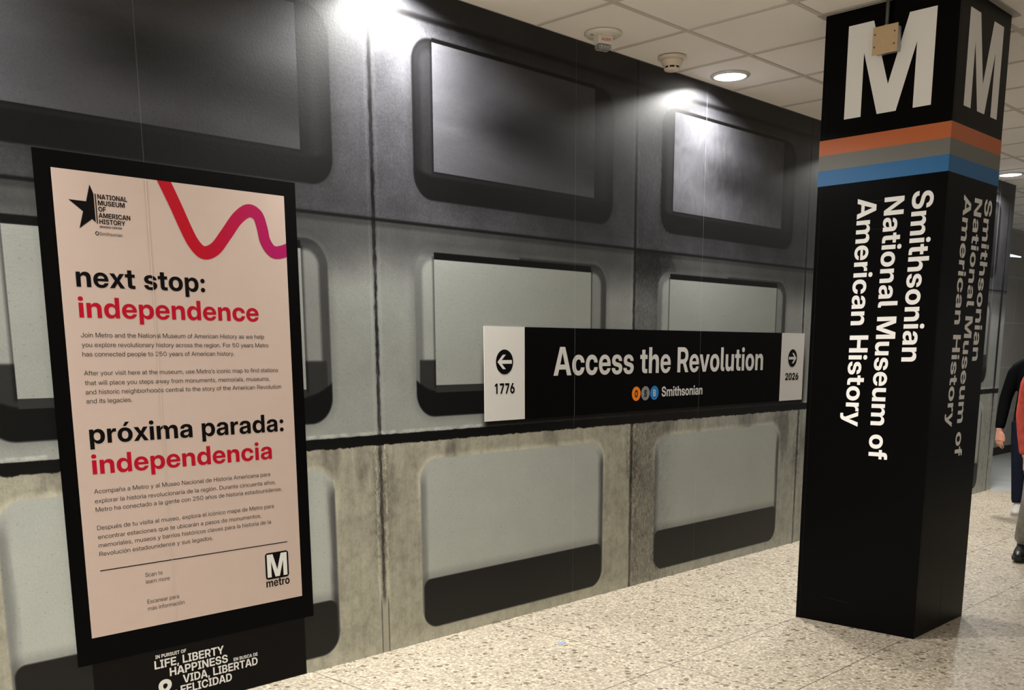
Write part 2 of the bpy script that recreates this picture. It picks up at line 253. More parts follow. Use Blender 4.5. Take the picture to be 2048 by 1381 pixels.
        243: [1196, [598,-24,1,437,-24,0,193,113,0,56,361,0,56,527,1,56,693,0,193,942,0,437,1080,0,598,1080,1,760,1080,0,1003,942,0,1140,693,0,1140,527,1,1140,361,0,1003,113,0,760,-24,0], [598,225,1,667,225,0,770,296,0,828,432,0,828,527,1,828,624,0,770,759,0,667,831,0,598,831,1,530,831,0,426,759,0,368,624,0,368,527,1,368,432,0,426,296,0,530,225,0], [476,1185,1,653,1500,1,951,1500,1,691,1185,1]],
    },
    'R': {
        32: [550, ],
        44: [550, [129,-281,1,217,208,1,399,208,1,253,-281,1]],
        46: [550, [280,-17,1,228,-17,0,155,56,0,155,108,1,155,161,0,228,233,0,280,233,1,333,233,0,405,161,0,405,108,1,405,56,0,333,-17,0]],
        48: [1320, [660,-24,1,495,-24,0,254,165,0,122,509,0,122,744,1,122,980,0,254,1325,0,495,1514,0,660,1514,1,825,1514,0,1067,1325,0,1198,980,0,1198,744,1,1198,509,0,1067,165,0,825,-24,0], [660,136,1,774,136,0,939,283,0,1028,555,0,1028,744,1,1028,934,0,939,1207,0,774,1354,0,660,1354,1,546,1354,0,381,1207,0,292,934,0,292,744,1,292,555,0,381,283,0,546,136,0]],
        50: [1320, [170,0,1,170,151,1,700,635,1,795,722,0,914,854,0,970,980,0,970,1056,1,970,1148,0,896,1282,0,760,1354,0,665,1354,1,563,1354,0,420,1269,0,344,1114,0,344,1008,1,176,1008,1,176,1157,0,297,1385,0,517,1514,0,664,1514,1,804,1514,0,1018,1399,0,1140,1196,0,1140,1063,1,1140,967,0,1070,798,0,927,628,0,817,528,1,414,162,1,414,160,1,1149,160,1,1149,0,1]],
        53: [1320, [665,-20,1,522,-20,0,294,99,0,158,303,0,152,432,1,332,432,1,340,348,0,429,216,0,574,140,0,665,140,1,762,140,0,907,230,0,989,387,0,989,488,1,989,589,0,911,745,0,771,834,0,678,834,1,555,834,0,379,735,0,344,640,1,171,640,1,221,1490,1,1081,1490,1,1081,1330,1,384,1330,1,348,847,1,350,847,1,421,923,0,595,996,0,700,996,1,803,996,0,973,922,0,1096,786,0,1163,601,0,1163,490,1,1163,340,0,1038,110,0,814,-20,0]],
        65: [1338, [20,0,1,570,1490,1,774,1490,1,1318,0,1,1126,0,1,813,898,1,782,987,0,705,1216,0,646,1402,1,698,1402,1,639,1216,0,562,987,0,530,898,1,208,0,1], [304,418,1,304,578,1,1034,578,1,1034,418,1]],
        68: [1412, [608,0,1,250,0,1,250,160,1,596,160,1,781,160,0,1023,302,0,1142,566,0,1142,748,1,1142,928,0,1025,1189,0,791,1330,0,616,1330,1,242,1330,1,242,1490,1,628,1490,1,845,1490,0,1156,1312,0,1322,979,0,1322,748,1,1322,515,0,1154,180,0,835,0,0], [328,1490,1,328,0,1,148,0,1,148,1490,1]],
        69: [1187, [148,0,1,148,1490,1,1117,1490,1,1117,1330,1,328,1330,1,328,843,1,1059,843,1,1059,683,1,328,683,1,328,160,1,1117,160,1,1117,0,1]],
        70: [1135, [148,0,1,148,1490,1,1085,1490,1,1085,1330,1,328,1330,1,328,843,1,1025,843,1,1025,683,1,328,683,1,328,0,1]],
        72: [1450, [148,0,1,148,1490,1,328,1490,1,328,843,1,1122,843,1,1122,1490,1,1302,1490,1,1302,0,1,1122,0,1,1122,683,1,328,683,1,328,0,1]],
        74: [1095, [515,-20,1,321,-20,0,75,210,0,75,424,1,75,504,1,255,504,1,255,424,1,255,285,0,398,140,0,515,140,1,632,140,0,775,285,0,775,424,1,775,1490,1,955,1490,1,955,424,1,955,210,0,709,-20,0]],
        77: [1756, [148,0,1,148,1490,1,393,1490,1,771,528,1,784,496,0,820,402,0,858,300,0,892,209,0,902,180,1,861,180,1,871,209,0,904,300,0,942,402,0,978,496,0,990,528,1,1362,1490,1,1608,1490,1,1608,0,1,1431,0,1,1431,864,1,1431,912,0,1432,1022,0,1435,1138,0,1438,1256,0,1439,1312,1,1464,1312,1,1439,1242,0,1391,1110,0,1348,994,0,1312,899,0,1298,864,1,952,0,1,804,0,1,456,864,1,442,899,0,405,994,0,361,1110,0,311,1242,0,284,1312,1,318,1312,1,320,1256,0,322,1138,0,325,1022,0,326,912,0,326,864,1,326,0,1]],
        78: [1454, [148,0,1,148,1490,1,355,1490,1,969,520,1,989,489,0,1050,387,0,1120,268,0,1152,210,1,1135,174,1,1133,227,0,1128,369,0,1126,497,0,1126,528,1,1126,1490,1,1306,1490,1,1306,0,1,1097,0,1,551,862,1,529,897,0,454,1019,0,354,1185,0,295,1284,1,316,1332,1,321,1216,0,326,1033,0,328,902,0,328,864,1,328,0,1]],
        82: [1295, [148,0,1,148,1490,1,701,1490,1,857,1490,0,1084,1380,0,1207,1177,0,1207,1038,1,1207,899,0,1076,695,0,842,585,0,687,585,1,248,585,1,248,745,1,697,745,1,800,745,0,949,816,0,1029,948,0,1029,1038,1,1029,1129,0,948,1259,0,799,1330,0,695,1330,1,328,1330,1,328,0,1], [1015,0,1,655,670,1,859,670,1,1225,0,1]],
        83: [1258, [640,-24,1,468,-24,0,216,99,0,78,325,0,78,480,1,262,480,1,262,374,0,351,221,0,521,140,0,640,140,1,749,140,0,910,204,0,1000,322,0,1000,402,1,1000,464,0,942,556,0,813,625,0,705,651,1,538,692,1,310,748,0,108,936,0,108,1088,1,108,1217,0,235,1408,0,467,1514,0,622,1514,1,777,1514,0,1006,1401,0,1134,1193,0,1138,1050,1,960,1050,1,952,1190,0,768,1349,0,616,1349,1,520,1349,0,371,1285,0,286,1171,0,286,1097,1,286,1039,0,346,953,0,477,887,0,585,860,1,754,818,1,863,791,0,1023,715,0,1128,615,0,1180,488,0,1180,410,1,1180,281,0,1045,85,0,802,-24,0]],
        97: [1060, [448,-16,1,343,-16,0,177,56,0,80,199,0,80,304,1,80,395,0,151,509,0,270,574,0,421,608,0,500,618,1,601,632,0,717,646,0,766,678,0,766,718,1,766,728,1,766,786,0,711,875,0,606,926,0,532,926,1,459,926,0,346,877,0,279,793,0,275,740,1,102,740,1,107,837,0,217,988,0,407,1076,0,532,1076,1,624,1076,0,773,1026,0,878,934,0,934,806,0,934,728,1,934,0,1,766,0,1,766,150,1,762,150,1,743,112,0,669,35,0,544,-16,0], [472,136,1,576,136,0,706,211,0,766,331,0,766,400,1,766,532,1,756,523,0,703,507,0,626,492,0,537,478,0,492,472,1,431,464,0,322,425,0,254,354,0,254,294,1,254,245,0,307,174,0,405,136,0]],
        98: [1158, [628,-20,1,560,-20,0,436,19,0,332,99,0,294,160,1,292,160,1,292,0,1,126,0,1,126,1490,1,296,1490,1,296,900,1,298,900,1,332,959,0,434,1037,0,560,1076,0,628,1076,1,766,1076,0,972,938,0,1086,691,0,1086,528,1,1086,366,0,972,119,0,766,-20,0], [602,133,1,694,133,0,834,223,0,914,399,0,914,528,1,914,658,0,834,834,0,694,924,0,602,924,1,504,924,0,360,826,0,282,648,0,282,528,1,282,409,0,360,231,0,504,133,0]],
        99: [1071, [562,-24,1,416,-24,0,195,117,0,72,365,0,72,526,1,72,688,0,195,938,0,416,1080,0,562,1080,1,652,1080,0,805,1025,0,922,926,0,996,792,0,1007,712,1,835,712,1,826,759,0,782,837,0,713,894,0,621,926,0,562,926,1,463,926,0,320,827,0,244,647,0,244,526,1,244,406,0,320,228,0,462,130,0,562,130,1,621,130,0,711,160,0,776,217,0,820,296,0,832,344,1,1007,344,1,996,266,0,922,132,0,804,32,0,651,-24,0]],
        100: [1158, [530,-20,1,393,-20,0,186,119,0,72,366,0,72,528,1,72,691,0,186,938,0,393,1076,0,530,1076,1,599,1076,0,724,1037,0,826,959,0,860,900,1,862,900,1,862,1490,1,1032,1490,1,1032,0,1,866,0,1,866,160,1,864,160,1,826,99,0,722,19,0,599,-20,0], [556,133,1,654,133,0,798,231,0,876,409,0,876,528,1,876,648,0,798,826,0,654,924,0,556,924,1,465,924,0,324,834,0,244,658,0,244,528,1,244,399,0,324,223,0,465,133,0]],
        101: [1098, [562,-24,1,407,-24,0,188,118,0,72,367,0,72,526,1,72,687,0,194,937,0,410,1080,0,550,1080,1,660,1080,0,837,1000,0,963,852,0,1030,649,0,1030,526,1,1030,479,1,162,479,1,162,625,1,935,625,1,862,574,1,862,682,0,785,841,0,645,928,0,550,928,1,456,928,0,317,841,0,240,682,0,240,574,1,240,502,1,240,393,0,315,225,0,459,130,0,562,130,1,637,130,0,751,177,0,826,261,0,842,316,1,1012,316,1,992,215,0,866,62,0,677,-24,0]],
        102: [627, [587,1056,1,587,910,1,15,910,1,15,1056,1], [203,0,1,203,1244,1,203,1320,0,271,1430,0,396,1490,0,481,1490,1,516,1490,0,578,1490,0,587,1490,1,587,1344,1,578,1344,0,515,1344,0,497,1344,1,430,1344,0,373,1286,0,373,1218,1,373,0,1]],
        103: [1158, [568,-432,1,449,-432,0,258,-359,0,137,-216,0,124,-112,1,298,-112,1,313,-169,0,389,-244,0,500,-282,0,568,-282,1,706,-282,0,864,-135,0,864,0,1,864,160,1,863,160,1,824,99,0,722,19,0,600,-20,0,530,-20,1,393,-20,0,186,119,0,72,366,0,72,528,1,72,691,0,186,938,0,393,1076,0,530,1076,1,599,1076,0,724,1038,0,829,956,0,865,891,1,866,891,1,866,1056,1,1032,1056,1,1032,0,1,1032,-156,0,903,-346,0,691,-432,0], [556,133,1,654,133,0,798,231,0,876,409,0,876,528,1,876,648,0,798,826,0,654,924,0,556,924,1,465,924,0,324,834,0,244,658,0,244,528,1,244,399,0,324,223,0,465,133,0]],
        104: [1120, [296,618,1,296,0,1,126,0,1,126,1490,1,296,1490,1,296,800,1,244,800,1,296,943,0,481,1076,0,606,1076,1,713,1076,0,889,983,0,994,797,0,994,656,1,994,0,1,824,0,1,824,644,1,824,781,0,693,920,0,574,920,1,497,920,0,371,858,0,296,725,0]],
        105: [422, [126,0,1,126,1056,1,296,1056,1,296,0,1], [211,1262,1,163,1262,0,95,1330,0,95,1378,1,95,1426,0,163,1494,0,211,1494,1,259,1494,0,327,1426,0,327,1378,1,327,1330,0,259,1262,0]],
        108: [470, [396,0,1,250,0,0,126,109,0,126,238,1,126,1490,1,296,1490,1,296,256,1,296,189,0,339,146,0,404,146,1,412,146,0,437,146,0,445,146,1,445,0,1,433,0,0,408,0,0]],
        109: [1718, [126,0,1,126,1056,1,292,1056,1,292,840,1,271,840,1,302,917,0,403,1022,0,533,1076,0,605,1076,1,729,1076,0,902,935,0,923,840,1,888,840,1,911,905,0,1009,1012,0,1152,1076,0,1241,1076,1,1338,1076,0,1497,992,0,1592,822,0,1592,692,1,1592,0,1,1422,0,1,1422,692,1,1422,815,0,1284,920,0,1193,920,1,1116,920,0,1004,856,0,944,744,0,944,672,1,944,0,1,774,0,1,774,710,1,774,805,0,647,920,0,551,920,1,485,920,0,368,858,0,296,735,0,296,644,1,296,0,1]],
        110: [1120, [296,618,1,296,0,1,126,0,1,126,1056,1,292,1056,1,292,800,1,244,800,1,296,943,0,481,1076,0,606,1076,1,713,1076,0,889,983,0,994,797,0,994,656,1,994,0,1,824,0,1,824,644,1,824,781,0,693,920,0,574,920,1,497,920,0,371,858,0,296,725,0]],
        111: [1124, [562,-24,1,416,-24,0,195,117,0,72,365,0,72,526,1,72,688,0,195,938,0,416,1080,0,562,1080,1,709,1080,0,929,938,0,1052,688,0,1052,526,1,1052,365,0,929,117,0,709,-24,0], [562,130,1,662,130,0,804,228,0,880,407,0,880,526,1,880,647,0,804,826,0,662,926,0,562,926,1,463,926,0,320,827,0,244,647,0,244,526,1,244,406,0,320,228,0,462,130,0]],
        112: [1158, [126,-418,1,126,1056,1,292,1056,1,292,900,1,294,900,1,328,959,0,432,1037,0,560,1076,0,628,1076,1,766,1076,0,972,938,0,1086,691,0,1086,528,1,1086,366,0,972,119,0,766,-20,0,628,-20,1,560,-20,0,438,19,0,336,99,0,298,160,1,296,160,1,296,-418,1], [602,133,1,694,133,0,834,223,0,914,399,0,914,528,1,914,658,0,834,834,0,694,924,0,602,924,1,504,924,0,360,826,0,282,648,0,282,528,1,282,409,0,360,231,0,504,133,0]],
        113: [1158, [1032,-418,1,862,-418,1,862,160,1,860,160,1,822,99,0,720,19,0,599,-20,0,530,-20,1,393,-20,0,186,119,0,72,366,0,72,528,1,72,691,0,186,938,0,393,1076,0,530,1076,1,599,1076,0,726,1037,0,830,959,0,864,900,1,866,900,1,866,1056,1,1032,1056,1], [556,133,1,654,133,0,798,231,0,876,409,0,876,528,1,876,648,0,798,826,0,654,924,0,556,924,1,465,924,0,324,834,0,244,658,0,244,528,1,244,399,0,324,223,0,465,133,0]],
        114: [660, [126,0,1,126,1056,1,288,1056,1,288,890,1,292,890,1,321,972,0,447,1072,0,546,1072,1,569,1072,0,608,1068,0,618,1066,1,618,896,1,608,899,0,551,908,0,514,908,1,456,908,0,356,854,0,296,740,0,296,650,1,296,0,1]],
        115: [972, [494,-24,1,381,-24,0,197,50,0,83,201,0,76,316,1,244,316,1,253,222,0,379,122,0,490,122,1,600,122,0,727,214,0,727,284,1,727,344,0,639,416,0,568,432,1,398,472,1,251,507,0,100,657,0,100,772,1,100,862,0,197,1001,0,370,1080,0,483,1080,1,593,1080,0,768,997,0,871,845,0,874,740,1,708,740,1,707,824,0,585,934,0,483,934,1,386,934,0,270,840,0,270,772,1,270,712,0,358,639,0,434,621,1,604,581,1,756,545,0,898,402,0,898,288,1,898,190,0,792,50,0,609,-24,0]],
        116: [637, [587,1056,1,587,910,1,15,910,1,15,1056,1], [203,1344,1,373,1344,1,373,256,1,373,195,0,424,146,0,489,146,1,512,146,0,565,146,0,587,146,1,587,0,1,561,0,0,499,0,0,473,0,1,337,0,0,203,119,0,203,238,1]],
        117: [1120, [514,-20,1,408,-20,0,231,73,0,126,260,0,126,400,1,126,1056,1,296,1056,1,296,412,1,296,275,0,428,136,0,546,136,1,623,136,0,749,198,0,824,332,0,824,438,1,824,1056,1,994,1056,1,994,0,1,828,0,1,828,256,1,876,256,1,824,114,0,639,-20,0]],
        118: [1048, [438,0,1,30,1056,1,214,1056,1,442,448,1,471,372,0,523,220,0,548,144,1,507,144,1,533,220,0,584,372,0,612,448,1,837,1056,1,1018,1056,1,610,0,1]],
        119: [1540, [358,0,1,30,1056,1,208,1056,1,341,592,1,372,485,0,429,261,0,458,153,1,434,153,1,463,261,0,521,485,0,552,592,1,686,1056,1,854,1056,1,986,592,1,1017,485,0,1074,261,0,1103,153,1,1076,153,1,1106,261,0,1165,485,0,1196,592,1,1332,1056,1,1510,1056,1,1182,0,1,1004,0,1,865,480,1,845,552,0,806,700,0,768,849,0,748,921,1,793,921,1,773,849,0,734,700,0,695,552,0,674,480,1,532,0,1]],
        120: [1038, [30,0,1,472,604,1,471,473,1,53,1056,1,253,1056,1,396,848,1,439,786,0,521,663,0,563,600,1,479,600,1,522,663,0,605,786,0,648,848,1,793,1056,1,990,1056,1,571,473,1,571,605,1,1008,0,1,809,0,1,641,240,1,599,300,0,519,418,0,478,479,1,563,479,1,522,418,0,440,300,0,398,240,1,228,0,1]],
        121: [1048, [134,-418,1,134,-268,1,238,-268,1,271,-268,0,322,-241,0,364,-185,0,381,-141,1,439,9,1,30,1056,1,214,1056,1,442,448,1,471,372,0,525,220,0,550,144,1,505,144,1,530,220,0,585,372,0,613,448,1,837,1056,1,1018,1056,1,531,-196,1,503,-267,0,417,-366,0,305,-418,0,238,-418,1,212,-418,0,160,-418,0]],
        225: [1060, [448,-16,1,343,-16,0,177,56,0,80,199,0,80,304,1,80,395,0,151,509,0,270,574,0,421,608,0,500,618,1,601,632,0,717,646,0,766,678,0,766,718,1,766,728,1,766,786,0,711,875,0,606,926,0,532,926,1,459,926,0,346,877,0,279,793,0,275,740,1,102,740,1,107,837,0,217,988,0,407,1076,0,532,1076,1,624,1076,0,773,1026,0,878,934,0,934,806,0,934,728,1,934,0,1,766,0,1,766,150,1,762,150,1,743,112,0,669,35,0,544,-16,0], [472,136,1,576,136,0,706,211,0,766,331,0,766,400,1,766,532,1,756,523,0,703,507,0,626,492,0,537,478,0,492,472,1,431,464,0,322,425,0,254,354,0,254,294,1,254,245,0,307,174,0,405,136,0], [449,1192,1,589,1490,1,783,1490,1,591,1192,1]],
        233: [1098, [562,-24,1,407,-24,0,188,118,0,72,367,0,72,526,1,72,687,0,194,937,0,410,1080,0,550,1080,1,660,1080,0,837,1000,0,963,852,0,1030,649,0,1030,526,1,1030,479,1,162,479,1,162,625,1,935,625,1,862,574,1,862,682,0,785,841,0,645,928,0,550,928,1,456,928,0,317,841,0,240,682,0,240,574,1,240,502,1,240,393,0,315,225,0,459,130,0,562,130,1,637,130,0,751,177,0,826,261,0,842,316,1,1012,316,1,992,215,0,866,62,0,677,-24,0], [475,1192,1,615,1490,1,809,1490,1,617,1192,1]],
        241: [1120, [296,618,1,296,0,1,126,0,1,126,1056,1,292,1056,1,292,800,1,244,800,1,296,943,0,481,1076,0,606,1076,1,713,1076,0,889,983,0,994,797,0,994,656,1,994,0,1,824,0,1,824,644,1,824,781,0,693,920,0,574,920,1,497,920,0,371,858,0,296,725,0], [691,1259,1,655,1259,0,585,1283,0,521,1316,0,468,1340,0,450,1340,1,424,1340,0,400,1290,0,398,1262,1,275,1262,1,278,1350,0,354,1466,0,433,1466,1,471,1466,0,537,1441,0,595,1407,0,648,1382,0,673,1382,1,698,1382,0,723,1420,0,728,1462,1,847,1462,1,844,1370,0,763,1259,0]],
        243: [1124, [562,-24,1,416,-24,0,195,117,0,72,365,0,72,526,1,72,688,0,195,938,0,416,1080,0,562,1080,1,709,1080,0,929,938,0,1052,688,0,1052,526,1,1052,365,0,929,117,0,709,-24,0], [562,130,1,662,130,0,804,228,0,880,407,0,880,526,1,880,647,0,804,826,0,662,926,0,562,926,1,463,926,0,320,827,0,244,647,0,244,526,1,244,406,0,320,228,0,462,130,0], [487,1192,1,627,1490,1,821,1490,1,629,1192,1]],
        8217: [390, [80,1001,1,168,1490,1,350,1490,1,204,1001,1]],
    },
    'H': {
        48: [1320, [660,-24,1,460,-24,0,187,162,0,47,506,0,47,744,1,47,983,0,187,1328,0,460,1514,0,660,1514,1,861,1514,0,1133,1328,0,1273,983,0,1273,744,1,1273,506,0,1133,162,0,861,-24,0], [660,272,1,748,272,0,860,386,0,914,598,0,914,744,1,914,892,0,860,1103,0,748,1218,0,660,1218,1,573,1218,0,460,1103,0,406,892,0,406,744,1,406,598,0,460,386,0,573,272,0]],
        49: [1320, [897,1490,1,897,0,1,531,0,1,531,1152,1,529,1152,1,191,942,1,191,1262,1,558,1490,1]],
        50: [1320, [106,0,1,106,269,1,662,726,1,712,768,0,806,853,0,867,956,0,867,1022,1,867,1081,0,817,1169,0,726,1218,0,664,1218,1,598,1218,0,498,1158,0,443,1043,0,443,960,1,94,960,1,94,1131,0,233,1379,0,489,1514,0,665,1514,1,826,1514,0,1078,1400,0,1221,1188,0,1221,1043,1,1221,934,0,1138,761,0,988,605,0,888,521,1,622,300,1,622,298,1,1226,298,1,1226,0,1]],
        54: [1320, [671,-21,1,498,-21,0,232,111,0,81,344,0,81,496,1,81,620,0,179,849,0,266,977,1,615,1490,1,1018,1490,1,567,831,1,479,831,1,499,861,0,564,927,0,669,974,0,747,974,1,897,974,0,1118,857,0,1239,641,0,1239,495,1,1239,343,0,1094,111,0,838,-21,0], [659,265,1,725,265,0,826,325,0,884,429,0,884,495,1,884,561,0,826,664,0,725,723,0,659,723,1,595,723,0,493,664,0,436,561,0,436,495,1,436,429,0,493,325,0,595,265,0]],
        55: [1320, [220,0,1,818,1177,1,818,1179,1,118,1179,1,118,1490,1,1202,1490,1,1202,1189,1,602,0,1]],
    },
}
GL = {}
for wt in GLYPH:
  for code, outline in GLYPH[wt].items():
    key = wt+chr(code); adv = outline[0]
    loops = []
    for c in outline[1:]:
        P = [(float(c[i]), float(c[i+1]), bool(c[i+2])) for i in range(0, len(c), 3)]
        full = []
        for i, p in enumerate(P):                       # put in the implied on-curve points
            full.append(p); nx = P[(i+1) % len(P)]
            if not p[2] and not nx[2]: full.append(((p[0]+nx[0])/2, (p[1]+nx[1])/2, True))
        k = next(i for i, p in enumerate(full) if p[2]); full = full[k:]+full[:k]+[full[k]]
        out = []; i = 0
        while i < len(full)-1:
            p = full[i]
            out.append((p[0], p[1]))
            if not full[i+1][2]:
                q, e = full[i+1], full[i+2]
                for s in (0.25, 0.5, 0.75):
                    out.append(((1-s)**2*p[0]+2*s*(1-s)*q[0]+s*s*e[0], (1-s)**2*p[1]+2*s*(1-s)*q[1]+s*s*e[1]))
                i += 2
            else: i += 1
        loops.append(out)
    GL[key] = (float(adv), loops)
def area(l): return sum(a[0]*b[1]-b[0]*a[1] for a, b in zip(l, l[1:]+l[:1]))/2
def in_poly(p, l):
    c = False
    for a, b in zip(l, l[1:]+l[:1]):
        if (a[1] > p[1]) != (b[1] > p[1]) and p[0] < (b[0]-a[0])*(p[1]-a[1])/(b[1]-a[1])+a[0]: c = not c
    return c
def crossings(loops):
    """heights where outline edges cross each other"""
    E = [(a, b) for l in loops for a, b in zip(l, l[1:]+l[:1]) if a != b]; out = []
    for i, (p, q) in enumerate(E):
        for r, s in E[i+1:]:
            if max(p[0], q[0]) < min(r[0], s[0]) or max(r[0], s[0]) < min(p[0], q[0]) or max(p[1], q[1]) < min(r[1], s[1]) or max(r[1], s[1]) < min(p[1], q[1]): continue
            den = (q[0]-p[0])*(s[1]-r[1])-(q[1]-p[1])*(s[0]-r[0])
            if abs(den) < 1e-9: continue
            t = ((r[0]-p[0])*(s[1]-r[1])-(r[1]-p[1])*(s[0]-r[0]))/den
            u = ((r[0]-p[0])*(q[1]-p[1])-(r[1]-p[1])*(q[0]-p[0]))/den
            if 1e-6 < t < 1-1e-6 and 1e-6 < u < 1-1e-6: out.append(p[1]+t*(q[1]-p[1]))
    return out
def slabs(loops, extra):
    """outlines that overlap themselves, filled in level strips by winding number"""
    E = [(a, b) for l in loops for a, b in zip(l, l[1:]+l[:1]) if a[1] != b[1]]
    ys = sorted({round(p[1], 3) for l in loops for p in l} | {round(v, 3) for v in extra}); quads = []
    for y0, y1 in zip(ys, ys[1:]):
        if y1-y0 < 0.01: continue
        ym = (y0+y1)/2; hit = []
        for a, b in E:
            lo_, hi_ = min(a[1], b[1]), max(a[1], b[1])
            if lo_ <= ym < hi_:
                f = lambda y: a[0]+(b[0]-a[0])*(y-a[1])/(b[1]-a[1])
                hit.append((f(ym), f(y0), f(y1), 1 if b[1] > a[1] else -1))
        hit.sort(); w = 0
        for h in hit:
            if w == 0: st = h
            w += h[3]
            if w == 0: quads.append(((st[1], y0), (h[1], y0), (h[2], y1), (st[2], y1)))
    return quads
SHAPE = {}
def shape(key):
    """points and faces of one letter"""
    if key not in SHAPE:
        loops = GL[key][1]; V, F = [], []; cr_ys = crossings(loops)
        if cr_ys:
            for q in slabs(loops, cr_ys):
                n = len(V); V += q; F.append((n, n+1, n+2, n+3))
        else:
            outs = [l for l in loops if area(l) < 0]; hl = [l for l in loops if area(l) >= 0]
            for o in outs:
                ls = [[Vector((x, y, 0)) for x, y in l] for l in [o]+[h for h in hl if in_poly(h[0], o)]]
                n = len(V); V += [(v.x, v.y) for l in ls for v in l]
                F += [tuple(n+i for i in f) for f in tessellate_polygon(ls)]
        SHAPE[key] = (V, F)
    return SHAPE[key]
def lettering(name, items, to3, m, parent, off=None):
    """items: (text, weight, left, right, baseline, cap height) in the sheet's own plane; ONE mesh"""
    V, F = [], []
    for text, w, x0, x1, base, cap in items:
        pen = 0.0; runs = []
        for ch in text:
            runs.append((pen, w+ch)); pen += GL[w+ch][0]
        xs = [x+p for p, k in runs for x, _ in shape(k)[0]]
        lo, hi = min(xs), max(xs); sx = (x1-x0)/(hi-lo); sy = cap/1490.0
        for p, k in runs:
            sv, sf = shape(k); n = len(V)
            V += [to3(x0+(x+p-lo)*sx, base+y*sy) for x, y in sv]; F += [tuple(n+i for i in f) for f in sf]
    return mesh(name, V, F, m, parent, off)

# ------------------------------------------------------------------ plain materials
M = dict(
    black=mat('black_print', (0.0012, 0.0011, 0.0012, 1), 0.5, 0.05, bump=0.05, bscale=500),
    blackbase=mat('black_print_base', (0.004, 0.0034, 0.0032, 1), 0.5, 0.08),
    cream=mat('cream_print', (0.46, 0.36, 0.31, 1), 0.5, 0.3, noise=0.02, nscale=8),
    ink=mat('black_ink', (0.0025, 0.002, 0.002, 1), 0.5, 0.08),
    red=mat('red_ink', (0.36, 0.003, 0.016, 1), 0.5, 0.12),
    white=mat('white_print', (0.605, 0.59, 0.56, 1), 0.5, 0.3),
    colwhite=mat('white_vinyl', (0.88, 0.87, 0.85, 1), 0.45, 0.35),
    seam=mat('sheet_edge', (0.42, 0.36, 0.30, 1), 0.5, 0.3),
    colblack=mat('black_laminate', (0.0012, 0.0011, 0.0012, 1), 0.30, 0.07, bump=0.02, bscale=60),
    seamdark=mat('dark_sheet_edge', (0.11, 0.10, 0.095, 1), 0.5, 0.2),
    gap=mat('dark_gap', srgb(6, 6, 6), 0.6, 0.2),
    orange=mat('orange_vinyl', srgb(196, 106, 60), 0.4, 0.4),
    grey=mat('grey_vinyl', srgb(116, 116, 112), 0.4, 0.4),
    blue=mat('blue_vinyl', srgb(38, 108, 166), 0.4, 0.4),
    o_orange=mat('orange_ink', srgb(235, 128, 28), 0.5, 0.3),
    o_grey=mat('grey_ink', srgb(128, 130, 132), 0.5, 0.3),
    o_blue=mat('blue_ink', srgb(28, 120, 190), 0.5, 0.3),
    plate=mat('tan_plate', (0.60, 0.43, 0.25, 1), 0.45, 0.4, noise=0.05, nscale=40),
    steel=mat('galvanised_steel', (0.40, 0.40, 0.40, 1), 0.42, 0.5, metal=0.7, noise=0.12, nscale=60),
    dsteel=mat('dull_conduit', (0.12, 0.12, 0.105, 1), 0.5, 0.5, metal=0.4),
    screw=mat('screw', (0.16, 0.13, 0.10, 1), 0.5, 0.5, metal=0.6),
    plastic=mat('white_plastic', (0.74, 0.70, 0.62, 1), 0.35, 0.5),
    ivory=mat('ivory_plastic', (0.72, 0.62, 0.50, 1), 0.4, 0.5),
    greyplastic=mat('grey_plastic', (0.28, 0.26, 0.22, 1), 0.5, 0.4),
    lens=mat('clear_lens', (0.95, 0.95, 0.95, 1), 0.05, 0.5, trans=0.85),
    chrome=mat('chrome_reflector', (0.75, 0.75, 0.75, 1), 0.18, 0.5, metal=1.0),
    redink=mat('alert_red', srgb(190, 84, 60), 0.5, 0.3),
    trimring=mat('lamp_trim', (0.62, 0.61, 0.58, 1), 0.35, 0.5, metal=0.35),
    glow=mat('lamp_lens', (0.9, 0.9, 0.9, 1), 0.4, 0.3, emit=(1.0, 0.95, 0.86, 1), estr=9.0),
    coolglow=mat('cool_lamp', (0.9, 0.9, 0.9, 1), 0.4, 0.3, emit=(0.78, 0.90, 1.0, 1), estr=1.1),
    grid=mat('ceiling_bar_shaded', (0.60, 0.555, 0.50, 1), 0.55, 0.3),  # darker than the tiles: the bars' shading is put into the colour
    skirting=mat('black_skirting', srgb(26, 25, 24), 0.5, 0.4),
    wallpaint=mat('plain_wall', (0.5, 0.48, 0.44, 1), 0.7, 0.2, noise=0.04, nscale=3),
)

